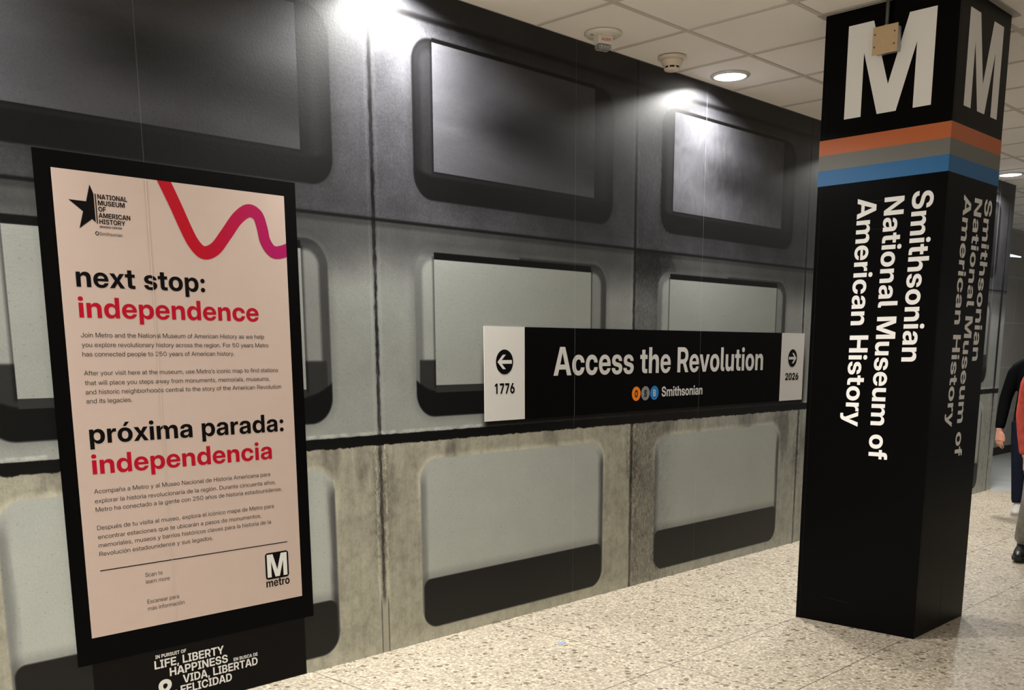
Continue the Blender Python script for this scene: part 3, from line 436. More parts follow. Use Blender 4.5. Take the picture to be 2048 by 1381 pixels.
# ------------------------------------------------------------------ the printed mural: a photograph of vault concrete, printed flat
def mural_material():
    m, b, vec, x, y, z = tree('mural_print')
    wob = noise(vec, 14.0, 3.0); wob2 = noise(comb(x*9.0, y, z*3.0), 6.0, 4.0)
    grain = noise(vec, 210.0, 2.0, 0.7); mott = noise(vec, 5.0, 5.0, 0.6); blot = noise(vec, 1.7, 3.0); pits = voro(vec, 34.0)
    streak = noise(comb(x*26.0, y, z*2.2), 1.0, 4.0, 0.6); fleck = noise(comb(x*1.5, y, z*0.55), 62.0, 4.0, 0.72, 0.8)
    xw = x + (wob - 0.5)*0.012; zw = z + (noise(comb(x+7.0, y, z), 14.0, 3.0) - 0.5)*0.010
    # column joints
    J = [-2.95, -0.97, 1.0, 2.975, 4.91, 6.95, 9.0, 11.0, 13.0]
    jl = X.op('ADD', 0.0, J[0]); jr = X.op('ADD', 0.0, J[1])
    for k in range(1, len(J)-1):
        g = gt(x, J[k]); jl = jl + g*(J[k]-J[k-1]); jr = jr + g*(J[k+1]-J[k])
    top = gt(z, 2.040); low = 1 - gt(z, 1.045); mid = (1-top)*(1-low)
    a = x - jl; bb = jr - x
    aw = xw - jl; bw = jr - xw
    rnd = noise(comb(jl*3.7, top*2.0 + low*5.0, 0.0), 1.3, 0.0)
    mid_n = noise(vec, 70.0, 3.0, 0.6); mott2 = noise(vec, 17.0, 5.0, 0.62)
    # ---------- frame concrete (brightness as seen in the print)
    f_top = 0.315 + (mott-0.5)*0.18 + (blot-0.5)*0.20 + (mid_n-0.5)*0.13
    f_mid = mix(mix(0.30, 0.57, sstep(1.99, 1.70, z) if False else 1 - sstep(1.70, 1.97, z + (blot-0.5)*0.16)), 0.60, 1 - sstep(1.1, 1.4, z)) + (mott-0.5)*0.10 + (mid_n-0.5)*0.05
    f_low = 0.55 + (mott-0.5)*0.16 + (mott2-0.5)*0.26 + (streak-0.5)*0.12 + (fleck-0.5)*0.14 + (1 - sstep(0.0, 0.12, z))*0.06
    drip = sstep(0.52, 0.72, noise(comb(x*3.0, 2.0, z*1.1), 1.6, 4.0))*sstep(0.35, 0.9, z)
    f_low = f_low - drip*0.14 - sstep(0.56, 0.66, mott2)*0.05
    third = gt(x, 4.91)*(1-gt(x, 6.95))                       # the third bay is the worn one
    worn = third*(1 - sstep(0.22, 0.55, a + (wob-0.5)*0.25))
    f_low = f_low - worn*0.10 + worn*(fleck-0.5)*0.50
    f_mid = f_mid - worn*0.16 + worn*(fleck-0.5)*0.40
    f_top = f_top + worn*(fleck-0.5)*0.28
    f_top = f_top + (grain-0.5)*0.10
    L = f_top*top + f_mid*mid + f_low*low
    # band above the top joint
    cap = sstep(2.945, 2.955, zw)
    L = mix(L, 0.24 + (mott-0.5)*0.10, cap)
    L = L*(1 - band(zw, 2.942, 0.012, 0.010)*0.75)
    L = L*(1 - band(zw, 2.915, 0.022, 0.02)*0.25)
    # ---------- coffer outline, one rounded box whose numbers depend on the row
    o0 = top*0.245 + mid*0.235 + low*0.245; o1 = top*0.215 + mid*0.262 + low*0.270
    zc = top*2.508 + mid*1.530 + low*0.494; hz = top*0.356 + mid*0.396 + low*0.431
    cx = (jl + o0 + jr - o1)*0.5; hx = (jr - o1 - jl - o0)*0.5
    r = top*0.115 + mid*0.115 + low*0.105
    rag = (fleck-0.5)*0.05*worn
    d = rbox(x, z, cx, zc, hx, hz, r) + rag
    core = 1 - sstep(-0.006, 0.007, d)
    rim = 1 - sstep(0.0, 0.030, ab(d - 0.004))
    # soft shading in the print just outside the outline
    L = L*(1 - (1 - sstep(0.0, 0.05, d))*0.10*(top + mid)) + rim*low*0.10*sstep(0.55, 0.85, z) + rim*mid*0.05*sstep(1.80, 1.9, z)
    ins = d*-1.0                                               # depth inside the outline
    # side walls of the recess, left and right
    lft = 1 - gt(x, cx)
    # top row: dark ring
    ring_t = 0.125 + (mott-0.5)*0.06 + (mid_n-0.5)*0.06 + lft*0.055*sstep(0.03, 0.07, ins) + (1-lft)*band(ins, 0.085, 0.030, 0.03)*0.055
    ring_t = ring_t*(1 - (1 - sstep(0.0, 0.03, ins))*0.35)
    corner = mx(ab(x-cx) - hx + 0.15, 0.0); corner = corner*corner
    lip_t = 1 - sstep(2.250, 2.276, z - corner*1.2)
    ring_t = mix(ring_t, 0.085, lip_t)
    # mid row: lit walls with a grey outer bevel, dark pool at the bottom
    ring_m = mix(0.60, 0.52, 1-lft) + (mott-0.5)*0.08
    ring_m = ring_m*(1 - (1 - sstep(0.035, 0.060, ins))*(0.26 + (1-lft)*0.22))
    ring_m = ring_m*(1 - band(z, 1.93, 0.03, 0.02)*0.25)
    pool = 1 - sstep(1.400, 1.415, z); lip_m = 1 - sstep(1.245, 1.262, z - corner*2.6)
    inn = sstep(0.018, 0.028, ins + (1.41 - z)*0.02)
    ring_m = mix(ring_m, mix(0.19, 0.055, lip_m), pool*mx(inn, lip_m))
    # low row: bright face, streaky inner edges, dark band at the foot
    face = 0.605 + (mott-0.5)*0.045 + (blot-0.5)*0.04
    edge = 1 - sstep(0.012, 0.055, ins + (streak-0.5)*0.05)
    face = face - edge*(0.30*(1-lft) + 0.16*lft)*(1 - sstep(0.78, 0.90, z)) + worn*(fleck-0.5)*0.35 - worn*0.08
    dk = rbox(x, z, cx, 0.192, hx - 0.010, 0.127, 0.045)
    darkband = (1 - sstep(-0.005, 0.005, dk))
    face = mix(face - (1-sstep(0.0, 0.06, dk))*0.10, 0.09, darkband)
    L = mix(L, ring_t*top + ring_m*mid + face*low, core)
    # ---------- flat plate in the recess (top and mid rows)
    p0 = top*0.370 + mid*0.360; p1 = top*0.378 + mid*0.398
    pz0 = top*2.283 + mid*1.285; pz1 = top*2.853 + mid*1.883
    dx = mx(jl + p0 - x, x - jr + p1)
    pd = mx(dx, mx(pz0 - z, z - pz1))
    plate = (1 - sstep(-0.0025, 0.0025, pd))*(1-low)
    cloud = noise(comb(x*0.9, y, z*2.6), 2.1, 3.0, 0.5, 0.6)
    fx = (x - jl - 0.37)/1.2
    p_top = 0.415 - 0.19*(1 - sstep(0.0, 0.19, ab(z - 2.53 - (0.5-fx)*0.10)))*sstep(0.05, 0.5, fx) + (cloud-0.5)*0.16 - 0.05*fx + (grain-0.5)*0.05
    wave = noise(comb(x*6.0, 1.0, z*2.4), 1.3, 4.0, 0.6, 3.0)
    p_top = p_top + third*((wave-0.5)*0.18 - 0.02 + (1 - sstep(2.55, 2.80, z))*0.07)
    p_mid = 0.615 + (cloud-0.5)*0.05 + (blot-0.5)*0.03
    L = mix(L, p_top*top + p_mid*mid, plate)
    # thin shade line round the plate, slit above it, ledge beneath it
    slit = (1 - gt(dx, 0.0))*(band(z, 2.863, 0.008, 0.004)*top*0.9 + band(z, 1.899, 0.0155, 0.004)*mid)
    L = L*(1 - slit*0.93)
    L = L*(1 - (1 - sstep(0.0, 0.020, ab(pd)))*(1-plate)*0.45*(1-low))
    ledge = (1-gt(dx, 0.0))*(gt(z, 1.250))*(1-gt(z, 1.284))*mid
    L = mix(L, 0.20, ledge)
    # ---------- printed joints
    hv = mn(a + (wob2-0.5)*0.022, bb + (wob2-0.5)*-0.022)
    crk = noise(comb(x*60.0, y, z*7.0), 1.0, 4.0, 0.7)
    vj = (1 - sstep(0.003, 0.015, hv))*(0.55 + sstep(0.35, 0.6, crk)*0.45); vh = band(ab(hv + (wob2-0.5)*0.02), 0.026, 0.005, 0.008)*(0.3 + crk)*(1 - low*(1 - sstep(0.20, 0.34, z)))
    L = L*(1 - vj*0.84*(1-low*0.30)) + vj*sstep(0.52, 0.66, crk)*(0.05 + (1-top)*0.16) + vh*(0.05 + low*0.08 + (fleck-0.5)*0.30*low)
    wide = (1 - sstep(0.0, 0.07, hv + (fleck-0.5)*0.05))*low*sstep(0.25, 0.6, z)
    L = L*(1 - wide*0.18) + wide*(fleck-0.5)*0.55 + wide*(crk-0.5)*0.25
    grey_strip = (1-sstep(0.012, 0.020, ab(x - 2.978)))*(1 - sstep(0.22, 0.30, z))
    L = mix(L, 0.57, grey_strip); L = L*(1 - band(ab(x - 2.978), 0.021, 0.003, 0.003)*(1 - sstep(0.22, 0.30, z))*0.45)
    L = L*(1 - band(z, 2.036, 0.007, 0.006)*0.80)
    L = L*(1 - band(z, 2.018, 0.012, 0.010)*0.25) + band(z, 2.060, 0.018, 0.02)*0.03
    rag2 = (noise(comb(x*2.0, 3.0, z), 9.0, 5.0, 0.65) - 0.5)*0.034
    hb = sstep(1.012, 1.020, z + rag2)*(1 - sstep(1.060, 1.066, z + rag2*0.35))
    L = mix(L, 0.035, hb)
    L = L + band(z + rag2*0.4, 1.074, 0.007, 0.006)*0.14*sstep(0.35, 0.6, wob)
    # shade of the hanging sign, printed with it
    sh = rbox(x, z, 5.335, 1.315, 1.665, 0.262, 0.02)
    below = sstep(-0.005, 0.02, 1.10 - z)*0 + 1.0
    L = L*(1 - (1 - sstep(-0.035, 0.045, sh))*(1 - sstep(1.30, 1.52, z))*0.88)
    # end of the wall: dark reveal before the last strip
    L = mix(L, 0.07, band(x, 10.995, 0.028, 0.012)*sstep(0.75, 1.3, z)*(1-sstep(2.0, 2.3, z))*0.9)
    # sheet joints of the vinyl
    sm = band(x, 1.896, 0.0010, 0.0012) + band(x, 4.372, 0.0012, 0.0012) + band(x, 5.614, 0.0014, 0.0014) + band(x, 10.72, 0.006, 0.004) + band(x, 8.10, 0.002, 0.0014)
    L = L*(1 - (1 - sstep(0.10, 0.13, pits_d(pits)))*0.10)
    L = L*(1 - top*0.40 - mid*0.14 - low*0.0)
    L = L*(1 + (grain-0.5)*0.16)
    L = mn(mx(L, 0.02), 0.95)
    v = X.op('POWER', L, 2.2)*MURAL_GAIN
    v = v + sm*(0.20*(v*0.5+0.3))
    t_r = 1.0*top + 1.0*mid + 1.0*low; dark = 1 - sstep(0.30, 0.55, L)
    warm = low*(1-core)*(1 - 0.6*sstep(4.7, 6.6, x))
    rr = v*(0.94 + 0.05*warm); gg = v*(0.995 - 0.035*warm - 0.045*dark); bl = v*(0.925 - 0.165*warm + 0.125*dark*top + 0.02*dark)
    X.nt.links.new(comb(rr, gg, bl), b.inputs['Base Color'])
    b.inputs['Roughness'].default_value = 0.40; b.inputs['Specular IOR Level'].default_value = 0.26
    bp = X.nt.nodes.new('ShaderNodeBump'); bp.inputs['Strength'].default_value = 0.11; bp.inputs['Distance'].default_value = 0.003
    pe = noise(vec, 95.0, 2.0); X.nt.links.new(pe.v, bp.inputs['Height']); X.nt.links.new(bp.outputs[0], b.inputs['Normal'])
    return m
def pits_d(n): return X(n.outputs['Distance'])
MURAL_GAIN = 1.16

def floor_material():
    m, b, vec, x, y, z = tree('terrazzo')
    v1 = voro(vec, 95.0); v2 = voro(vec, 42.0); v3 = voro(vec, 16.0)
    def val(n, k):
        s = X.nt.nodes.new('ShaderNodeSeparateColor'); X.nt.links.new(n.outputs['Color'], s.inputs[0]); return X(s.outputs[k])
    c1 = val(v1, 0); c2 = val(v2, 1); c3 = val(v3, 2)
    d2 = X(v2.outputs['Distance']); d3 = X(v3.outputs['Distance'])
    L = 0.80 + (c1-0.5)*0.20
    tan = gt(c2, 0.72)*(1 - sstep(0.36, 0.46, d2)); L = mix(L, 0.66 + (c1-0.5)*0.08, tan*0.9)
    lite = gt(c1, 0.80); L = mix(L, 0.96, lite*(1-tan)*0.8)
    chip = gt(c2, 0.40)*(1-gt(c2, 0.53))*(1 - sstep(0.26, 0.34, d2)); L = mix(L, 0.42, chip*0.95)
    big = gt(c3, 0.74)*(1 - sstep(0.20, 0.25, d3 + (noise(vec, 90.0)-0.5)*0.12)); L = mix(L, 0.50, big*0.9)
    stain = noise(vec, 1.1, 3.0); L = L*(0.97 + (stain-0.5)*0.16)
    # joints
    px = X.op('FRACT', (x - 2.545)/1.2125 + 20.0); ln = mn(px, 1 - px)*1.2125
    for yy in (-1.134, -1.745, -2.96, -3.57, -4.78, -5.39, -6.6): ln = mn(ln, ab(y - yy))
    jt = 1 - sstep(0.0014, 0.0032, ln); L = mix(L, 0.30, jt*0.85)
    v = X.op('POWER', L, 2.2)*0.64
    brown = mx(mx(tan*0.6, chip), big)
    X.nt.links.new(comb(v*1.0, v*(0.875 - 0.05*brown), v*(0.675 - 0.10*brown)), b.inputs['Base Color'])
    b.inputs['Roughness'].default_value = 0.42; b.inputs['Specular IOR Level'].default_value = 0.4
    return m

def ceiling_material():
    m, b, vec, x, y, z = tree('acoustic_tile')
    n = noise(vec, 260.0, 2.0, 0.7); n2 = noise(vec, 4.0, 2.0)
    v = 0.90 + (n-0.5)*0.12 + (n2-0.5)*0.03
    X.nt.links.new(comb(v*1.0, v*0.955, v*0.90), b.inputs['Base Color'])
    b.inputs['Roughness'].default_value = 0.9; b.inputs['Specular IOR Level'].default_value = 0.1
    bp = X.nt.nodes.new('ShaderNodeBump'); bp.inputs['Strength'].default_value = 0.25; bp.inputs['Distance'].default_value = 0.002
    X.nt.links.new(n.v, bp.inputs['Height']); X.nt.links.new(bp.outputs[0], b.inputs['Normal'])
    return m

def stone_material():
    m, b, vec, x, y, z = tree('grey_stone_blocks')
    row = X.op('FLOOR', z/0.61); fz = X.op('FRACT', z/0.61 + 10.0)
    fx = X.op('FRACT', x/1.22 + row*0.5 + 20.0)
    ln = mn(mn(fz, 1-fz)*0.61, mn(fx, 1-fx)*1.22)
    L = 0.56 + (noise(vec, 3.0, 4.0)-0.5)*0.08 + (noise(vec, 120.0, 2.0)-0.5)*0.05
    L = mix(L, 0.64, (1 - sstep(0.006, 0.016, ln))*0.7)
    v = X.op('POWER', L, 2.2)
    X.nt.links.new(comb(v*1.0, v*0.955, v*0.88), b.inputs['Base Color'])
    b.inputs['Roughness'].default_value = 0.6
    return m

def corridor_floor_material():
    m, b, vec, x, y, z = tree('grey_corridor_floor')
    L = 0.60 + (noise(vec, 2.0, 4.0)-0.5)*0.14 + (noise(vec, 60.0, 3.0)-0.5)*0.08
    v = X.op('POWER', L, 2.2)
    X.nt.links.new(comb(v*0.96, v*1.0, v*1.0), b.inputs['Base Color'])
    b.inputs['Roughness'].default_value = 0.4
    return m

def ribbon_material():
    m, b, vec, x, y, z = tree('ribbon_print')
    t = sstep(0.05, 0.50, x)
    r = mix(0.37, 0.30, t); g = mix(0.003, 0.006, t); bl = mix(0.013, 0.085, t)
    X.nt.links.new(comb(r, g, bl), b.inputs['Base Color']); b.inputs['Roughness'].default_value = 0.5
    b.inputs['Specular IOR Level'].default_value = 0.12
    return m

# ------------------------------------------------------------------ the setting
def structure(o): o['kind'] = 'structure'; return o
XE = 11.13                                             # where the mural wall ends
structure(box('floor', -8, XE, -12, 1.27, -0.12, 0.0, floor_material()))
structure(box('floor_corridor', XE, 34, -12, 1.27, -0.12, 0.0, corridor_floor_material()))
ceil = structure(box('ceiling', -8, 34, -12, 1.27, ZC+0.004, ZC+0.10, ceiling_material()))
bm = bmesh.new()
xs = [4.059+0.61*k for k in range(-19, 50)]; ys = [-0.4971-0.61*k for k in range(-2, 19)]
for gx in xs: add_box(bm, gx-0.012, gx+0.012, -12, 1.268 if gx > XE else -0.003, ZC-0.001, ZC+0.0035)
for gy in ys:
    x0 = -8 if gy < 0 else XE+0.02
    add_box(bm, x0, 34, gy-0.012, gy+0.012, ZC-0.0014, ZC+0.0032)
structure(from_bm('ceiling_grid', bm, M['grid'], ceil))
structure(box('wall_back', -8, XE, 0.0, 1.27, 0.0, ZC+0.004, M['wallpaint']))
structure(box('wall_far', XE, 34, 1.27, 1.45, 0.0, ZC+0.05, stone_material()))
structure(box('wall_end', 34, 34.2, -12, 1.45, 0.0, ZC+0.05, M['wallpaint']))
structure(box('baseboard_far', XE+0.01, 34, 1.255, 1.27, 0.0, 0.11, M['skirting']))
bm = bmesh.new()                                        # angle trim on the ceiling round the column
cx0, cx1, cy0, cy1 = 4.9591, 5.6049, -1.7798, -1.1225
for q in ((cx0-0.032, cx1+0.032, cy0-0.032, cy0-0.001), (cx0-0.032, cx1+0.032, cy1+0.001, cy1+0.032), (cx0-0.032, cx0-0.001, cy0, cy1), (cx1+0.001, cx1+0.032, cy0, cy1)):
    add_box(bm, *q, ZC-0.004, ZC+0.003)
structure(from_bm('trim_1', bm, mat('angle_trim', (0.40, 0.37, 0.34, 1), 0.5, 0.3)))

# ------------------------------------------------------------------ mural
WALL = lambda d: (lambda u, v: (u, -d, v))
mural = box('mural', -3.0, XE, -0.0016, -0.0001, 0.001, ZC-0.0002, mural_material())
tag(mural, 'long wall mural printed with grey concrete vault coffers, behind the poster and sign', 'mural', kind='thing')

# ------------------------------------------------------------------ information poster
P = root('information_poster', (2.02, -0.002, 0.0), 'tall black framed cream poster headed next stop: independence, with red ribbon', 'poster')
fr = box('frame', 1.4865, 2.5605, -0.0040, -0.0018, 0.2655, 2.1455, M['black'], P)
box('base', 1.541, 2.510, -0.0034, -0.0018, 0.002, 0.2655, M['blackbase'], P)
cr_ = box('cream_panel', 1.5465, 2.5035, -0.0046, -0.0040, 0.3685, 2.0865, M['cream'], P); cr_['label'] = 'cream printed panel'
to = WALL(0.0050); to2 = WALL(0.0054)
T = [
    ('headline_lettering', 'next stop:', 'B', 1.6025, 2.115, 1.6815, 0.075),
    ('headline_red_lettering', 'independence', 'B', 1.6025, 2.353, 1.572, 0.075),
    ('headline_lettering', 'próxima parada:', 'B', 1.6025, 2.448, 1.111, 0.075),
    ('headline_red_lettering', 'independencia', 'B', 1.6025, 2.383, 0.996, 0.075),
    ('body_lettering', 'Join Metro and the National Museum of American History as we help', 'R', 1.6025, 2.374, 1.5015, 0.017),
    ('body_lettering', 'you explore revolutionary history across the region. For 50 years Metro', 'R', 1.6025, 2.393, 1.4665, 0.017),
    ('body_lettering', 'has connected people to 250 years of American history.', 'R', 1.6025, 2.23, 1.4325, 0.017),
    ('body_lettering', 'After your visit here at the museum, use Metro’s iconic map to find stations', 'R', 1.6025, 2.434, 1.3635, 0.017),
    ('body_lettering', 'that will place you steps away from monuments, memorials, museums,', 'R', 1.6025, 2.391, 1.328, 0.017),
    ('body_lettering', 'and historic neighborhoods central to the story of the American Revolution', 'R', 1.6025, 2.445, 1.294, 0.017),
    ('body_lettering', 'and its legacies.', 'R', 1.6025, 1.779, 1.261, 0.017),
    ('body_lettering', 'Acompaña a Metro y al Museo Nacional de Historia Americana para', 'R', 1.6025, 2.369, 0.923, 0.017),
    ('body_lettering', 'explorar la historia revolucionaria de la región. Durante cincuenta años,', 'R', 1.6025, 2.395, 0.8865, 0.017),
    ('body_lettering', 'Metro ha conectado a la gente con 250 años de historia estadounidense.', 'R', 1.6025, 2.424, 0.8535, 0.017),
    ('body_lettering', 'Después de tu visita al museo, explora el icónico mapa de Metro para', 'R', 1.6025, 2.379, 0.7835, 0.017),
    ('body_lettering', 'encontrar estaciones que te ubicarán a pasos de monumentos,', 'R', 1.6025, 2.314, 0.7485, 0.017),
    ('body_lettering', 'memoriales, museos y barrios históricos claves para la historia de la', 'R', 1.6025, 2.361, 0.716, 0.017),
    ('body_lettering', 'Revolución estadounidense y sus legados.', 'R', 1.6025, 2.081, 0.6825, 0.017),
    ('caption_lettering', 'Scan to', 'R', 1.778, 1.85, 0.5725, 0.0167),
    ('caption_lettering', 'learn more', 'R', 1.778, 1.879, 0.545, 0.0167),
    ('caption_lettering', 'Escanear para', 'R', 1.778, 1.913, 0.4635, 0.0167),
    ('caption_lettering', 'más información', 'R', 1.778, 1.935, 0.435, 0.0167),
    ('logo_lettering', 'NATIONAL', 'B', 1.706, 1.818, 1.9955, 0.017),
    ('logo_lettering', 'MUSEUM', 'B', 1.706, 1.807, 1.9735, 0.017),
    ('logo_lettering', 'OF', 'B', 1.706, 1.734, 1.952, 0.017),
    ('logo_lettering', 'AMERICAN', 'B', 1.705, 1.825, 1.93, 0.017),
    ('logo_lettering', 'HISTORY', 'B', 1.706, 1.804, 1.9085, 0.017),
    ('logo_lettering', 'BEHRING CENTER', 'B', 1.706, 1.79, 1.895, 0.0071),
    ('logo_lettering', 'Smithsonian', 'R', 1.704, 1.79, 1.868, 0.0122),
    ('transit_lettering', 'metro', 'B', 2.322, 2.441, 0.4365, 0.037),
    ('slogan_lettering', 'IN PURSUIT OF', 'B', 1.793, 1.928, 0.2305, 0.0147),
    ('slogan_lettering', 'LIFE, LIBERTY', 'B', 1.787, 2.099, 0.1875, 0.035),
    ('slogan_lettering', 'HAPPINESS', 'B', 1.85, 2.115, 0.145, 0.035),
    ('slogan_lettering', 'EN BUSCA DE', 'B', 2.142, 2.26, 0.1425, 0.0147),
    ('slogan_lettering', 'VIDA, LIBERTAD', 'B', 1.905, 2.258, 0.102, 0.035),
    ('slogan_lettering', 'FELICIDAD', 'B', 1.892, 2.129, 0.059, 0.035),
    ('title_lettering', 'Access the Revolution', 'B', 4.195, 6.403, 1.316, 0.156),
    ('name_lettering', 'Smithsonian', 'B', 5.206, 5.656, 1.1695, 0.061),
    ('year_lettering', '1776', 'H', 3.738, 3.887, 1.23, 0.054),
    ('year_lettering', '2026', 'H', 6.722, 6.916, 1.2385, 0.051)]
def block(part, m, to_=to, own=None, breaks=None):
    """one part per line, or per run of lines when breaks gives the first line of each run"""
    it = [(s, w, a, b, z, c) for p, s, w, a, b, z, c in T if p == part]
    starts = breaks or range(len(it))
    for i, k in enumerate(starts):
        lettering(part, it[k:(list(starts)+[len(it)])[i+1]], to_, m, own or P)
block('headline_lettering', M['ink']); block('headline_red_lettering', M['red']); block('body_lettering', M['ink'], breaks=[0, 3, 7, 10])
block('caption_lettering', M['ink'], breaks=[0, 2]); block('logo_lettering', M['ink'], breaks=[0, 5, 6]); block('transit_lettering', M['ink'])
block('slogan_lettering', M['white'], breaks=[0])
lettering('ampersand', [('&', 'B', 1.788, 1.882, 0.030, 0.106)], to, M['white'], P)
poly('star_logo', [(1.680, 2.043), (1.692, 2.012), (1.6925, 1.912), (1.680, 1.923), (1.631, 1.887), (1.649, 1.947), (1.599, 1.984), (1.663, 1.983)], to, M['ink'], P)
poly('logo_bar', [(1.6965, 2.013), (1.7003, 2.013), (1.7003, 1.9085), (1.6965, 1.9085)], to, M['ink'], P)
poly('sun_logo', disc(1.6945, 1.8742, 0.0072), to, M['ink'], P, [disc(1.6945, 1.8742, 0.0045)])
poly('rule', [(1.6, 0.6235), (2.439, 0.6235), (2.439, 0.6275), (1.6, 0.6275)], to, M['ink'], P)
EM = [(-.215, .427), (-.088, .427), (0, .128), (.086, .427), (.215, .427), (.215, 0), (.129, 0), (.1295, .292), (.047, 0), (-.047, 0), (-.1295, .292), (-.129, 0), (-.215, 0)]
poly('transit_logo', rrect(2.322, 2.440, 0.470, 0.588, 0.013), to, M['ink'], P)
poly('transit_letter', [(2.381+x*0.235, 0.479+y*0.238) for x, y in EM], to2, M['white'], P)
# red ribbon, cut at the edges of the panel
ctr = [(1.93, 2.165), (1.96, 2.106), (1.985, 2.056), (2.014, 1.996), (2.046, 1.925), (2.078, 1.866), (2.118, 1.834), (2.170, 1.852), (2.224, 1.913), (2.278, 1.978), (2.330, 2.012), (2.372, 1.998), (2.391, 1.950), (2.404, 1.895), (2.441, 1.857), (2.503, 1.868), (2.55, 1.90)]
pts = []
for i in range(len(ctr)-1):
    p0, p1, p2, p3 = ctr[max(i-1, 0)], ctr[i], ctr[i+1], ctr[min(i+2, len(ctr)-1)]
    for k in range(10):
        t = k/10; pts.append(tuple(0.5*(2*p1[c]+(p2[c]-p0[c])*t+(2*p0[c]-5*p1[c]+4*p2[c]-p3[c])*t*t+(3*p1[c]-p0[c]-3*p2[c]+p3[c])*t**3) for c in (0, 1)))
V = []; F = []
for i, p in enumerate(pts):
    q, r_ = pts[max(i-1, 0)], pts[min(i+1, len(pts)-1)]
    t = Vector((r_[0]-q[0], r_[1]-q[1])).normalized(); n = Vector((-t.y, t.x))*0.0255
    V += [(p[0]+n.x, -0.0050, p[1]+n.y), (p[0]-n.x, -0.0050, p[1]-n.y)]
    if i: F.append((2*i-2, 2*i-1, 2*i+1, 2*i))
rb = mesh('ribbon', V, F, ribbon_material(), P)
bm = bmesh.new(); bm.from_mesh(rb.data)
for co, no in (((2.5035-2.02, 0, 0), (1, 0, 0)), ((0, 0, 2.0865), (0, 0, 1))):
    bmesh.ops.bisect_plane(bm, geom=bm.verts[:]+bm.edges[:]+bm.faces[:], plane_co=co, plane_no=no, clear_outer=True)
bm.to_mesh(rb.data); bm.free()
rb['label'] = 'wavy ribbon going from red to magenta'
box('sheet_seam', 1.8952, 1.8968, -0.0057, -0.0052, 0.3685, 2.0865, M['seam'], P)

# ------------------------------------------------------------------ station name sign
S = root('station_sign', (5.325, -0.002, 1.09), 'long black sign reading Access the Revolution, with white ends 1776 and 2026', 'sign')
box('black_panel', 3.965, 6.650, -0.0040, -0.0018, 1.0905, 1.5745, M['black'], S)
box('white_panel', 3.6635, 3.965, -0.0040, -0.0018, 1.0905, 1.5745, M['white'], S)['label'] = 'white end panel marked 1776'
box('white_panel', 6.650, 6.981, -0.0040, -0.0018, 1.0905, 1.5745, M['white'], S)['label'] = 'white end panel marked 2026'
to = WALL(0.0046); to2 = WALL(0.0052)
block('title_lettering', M['white'], to, S); block('name_lettering', M['white'], to, S); block('year_lettering', M['ink'], to, S)
for cx, cz, mirror in ((3.812, 1.394, 1), (6.816, 1.396, -1)):
    pr = poly('arrow_disc', disc(cx, cz, 0.064), to, M['ink'], S)
    A = [(-.84, 0), (-.22, .60), (.12, .60), (-.40, .145), (.84, .145), (.84, -.145), (-.40, -.145), (.12, -.60), (-.22, -.60)]
    A = [(-.84, 0), (-.22, .58), (.13, .58), (-.335, .15), (.84, .15), (.84, -.15), (-.335, -.15), (.13, -.58), (-.22, -.58)]
    poly('arrow', [(cx+mirror*x*0.064, cz+y*0.064) for x, y in A], to2, M['white'], S)
for cx, mm, ch, im in ((4.946, 'o_orange', 'O', 'ink'), (5.038, 'o_grey', 'S', 'ink'), (5.130, 'o_blue', 'B', 'white')):
    pr = poly('line_dot', disc(cx, 1.195, 0.043), to, M[mm], S); pr['label'] = {'O': 'orange line dot', 'S': 'grey line dot', 'B': 'blue line dot'}[ch]
    w = 0.030 if ch == 'O' else 0.026
    lettering('line_letter', [(ch, 'B', cx-w/2, cx+w/2, 1.1745, 0.041)], to2, M[im], S)
for sx in (4.372, 5.614): box('sheet_seam', sx-0.0006, sx+0.0006, -0.0060, -0.0054, 1.0905, 1.5745, M['seamdark'], S)

# ------------------------------------------------------------------ square column
K = root('square_column', ((cx0+cx1)/2, (cy0+cy1)/2, 0.0), 'square black pillar with large white M letters and orange, grey and blue bands', 'column')
K['kind'] = 'thing'
box('body', cx0, cx1, cy0, cy1, 0.0, ZC, M['colblack'], K, bev=0.0025)
for nm, z0, z1, mm in (('orange_band', 2.410, 2.483, 'orange'), ('grey_band', 2.337, 2.410, 'grey'), ('blue_band', 2.263, 2.337, 'blue')):
    bm = bmesh.new(); e = 0.0006
    v = [bm.verts.new((x, y, z)) for z in (z0, z1) for x, y in ((cx0-e, cy0-e), (cx1+e, cy0-e), (cx1+e, cy1+e), (cx0-e, cy1+e))]
    for k in range(4): bm.faces.new((v[k], v[(k+1) % 4], v[4+(k+1) % 4], v[4+k]))
    from_bm(nm, bm, M[mm], K, K.location)
F1 = lambda d: (lambda u, v: (cx0-d, -u, v))            # left face, u = distance from the wall
F2 = lambda d: (lambda u, v: (u, cy0-d, v))             # front face
poly('big_letter', [(1.4615+x, 2.568+y) for x, y in EM], F1(0.0009), M['colwhite'], K)
poly('big_letter', [(5.294+x, 2.568+y) for x, y in EM], F2(0.0009), M['colwhite'], K)
V1 = lambda u, v: (cx0-0.0009, -v, u*-1.0)              # lettering running down the face
V2 = lambda u, v: (v, cy0-0.0009, u*-1.0)
lettering('name_lettering', [('Smithsonian', 'B', -2.187, -1.389, 1.6195, 0.1010), ('National Museum of', 'B', -2.174, -0.901, 1.4825, 0.0985), ('American History', 'B', -2.182, -1.0603, 1.3445, 0.0985)], V1, M['colwhite'], K)
lettering('name_lettering', [('Smithsonian', 'B', -2.187, -1.389, 5.4455, 0.1010), ('National Museum of', 'B', -2.178, -0.905, 5.3105, 0.0985), ('American History', 'B', -2.180, -1.0603, 5.1715, 0.0985)], V2, M['colwhite'], K)
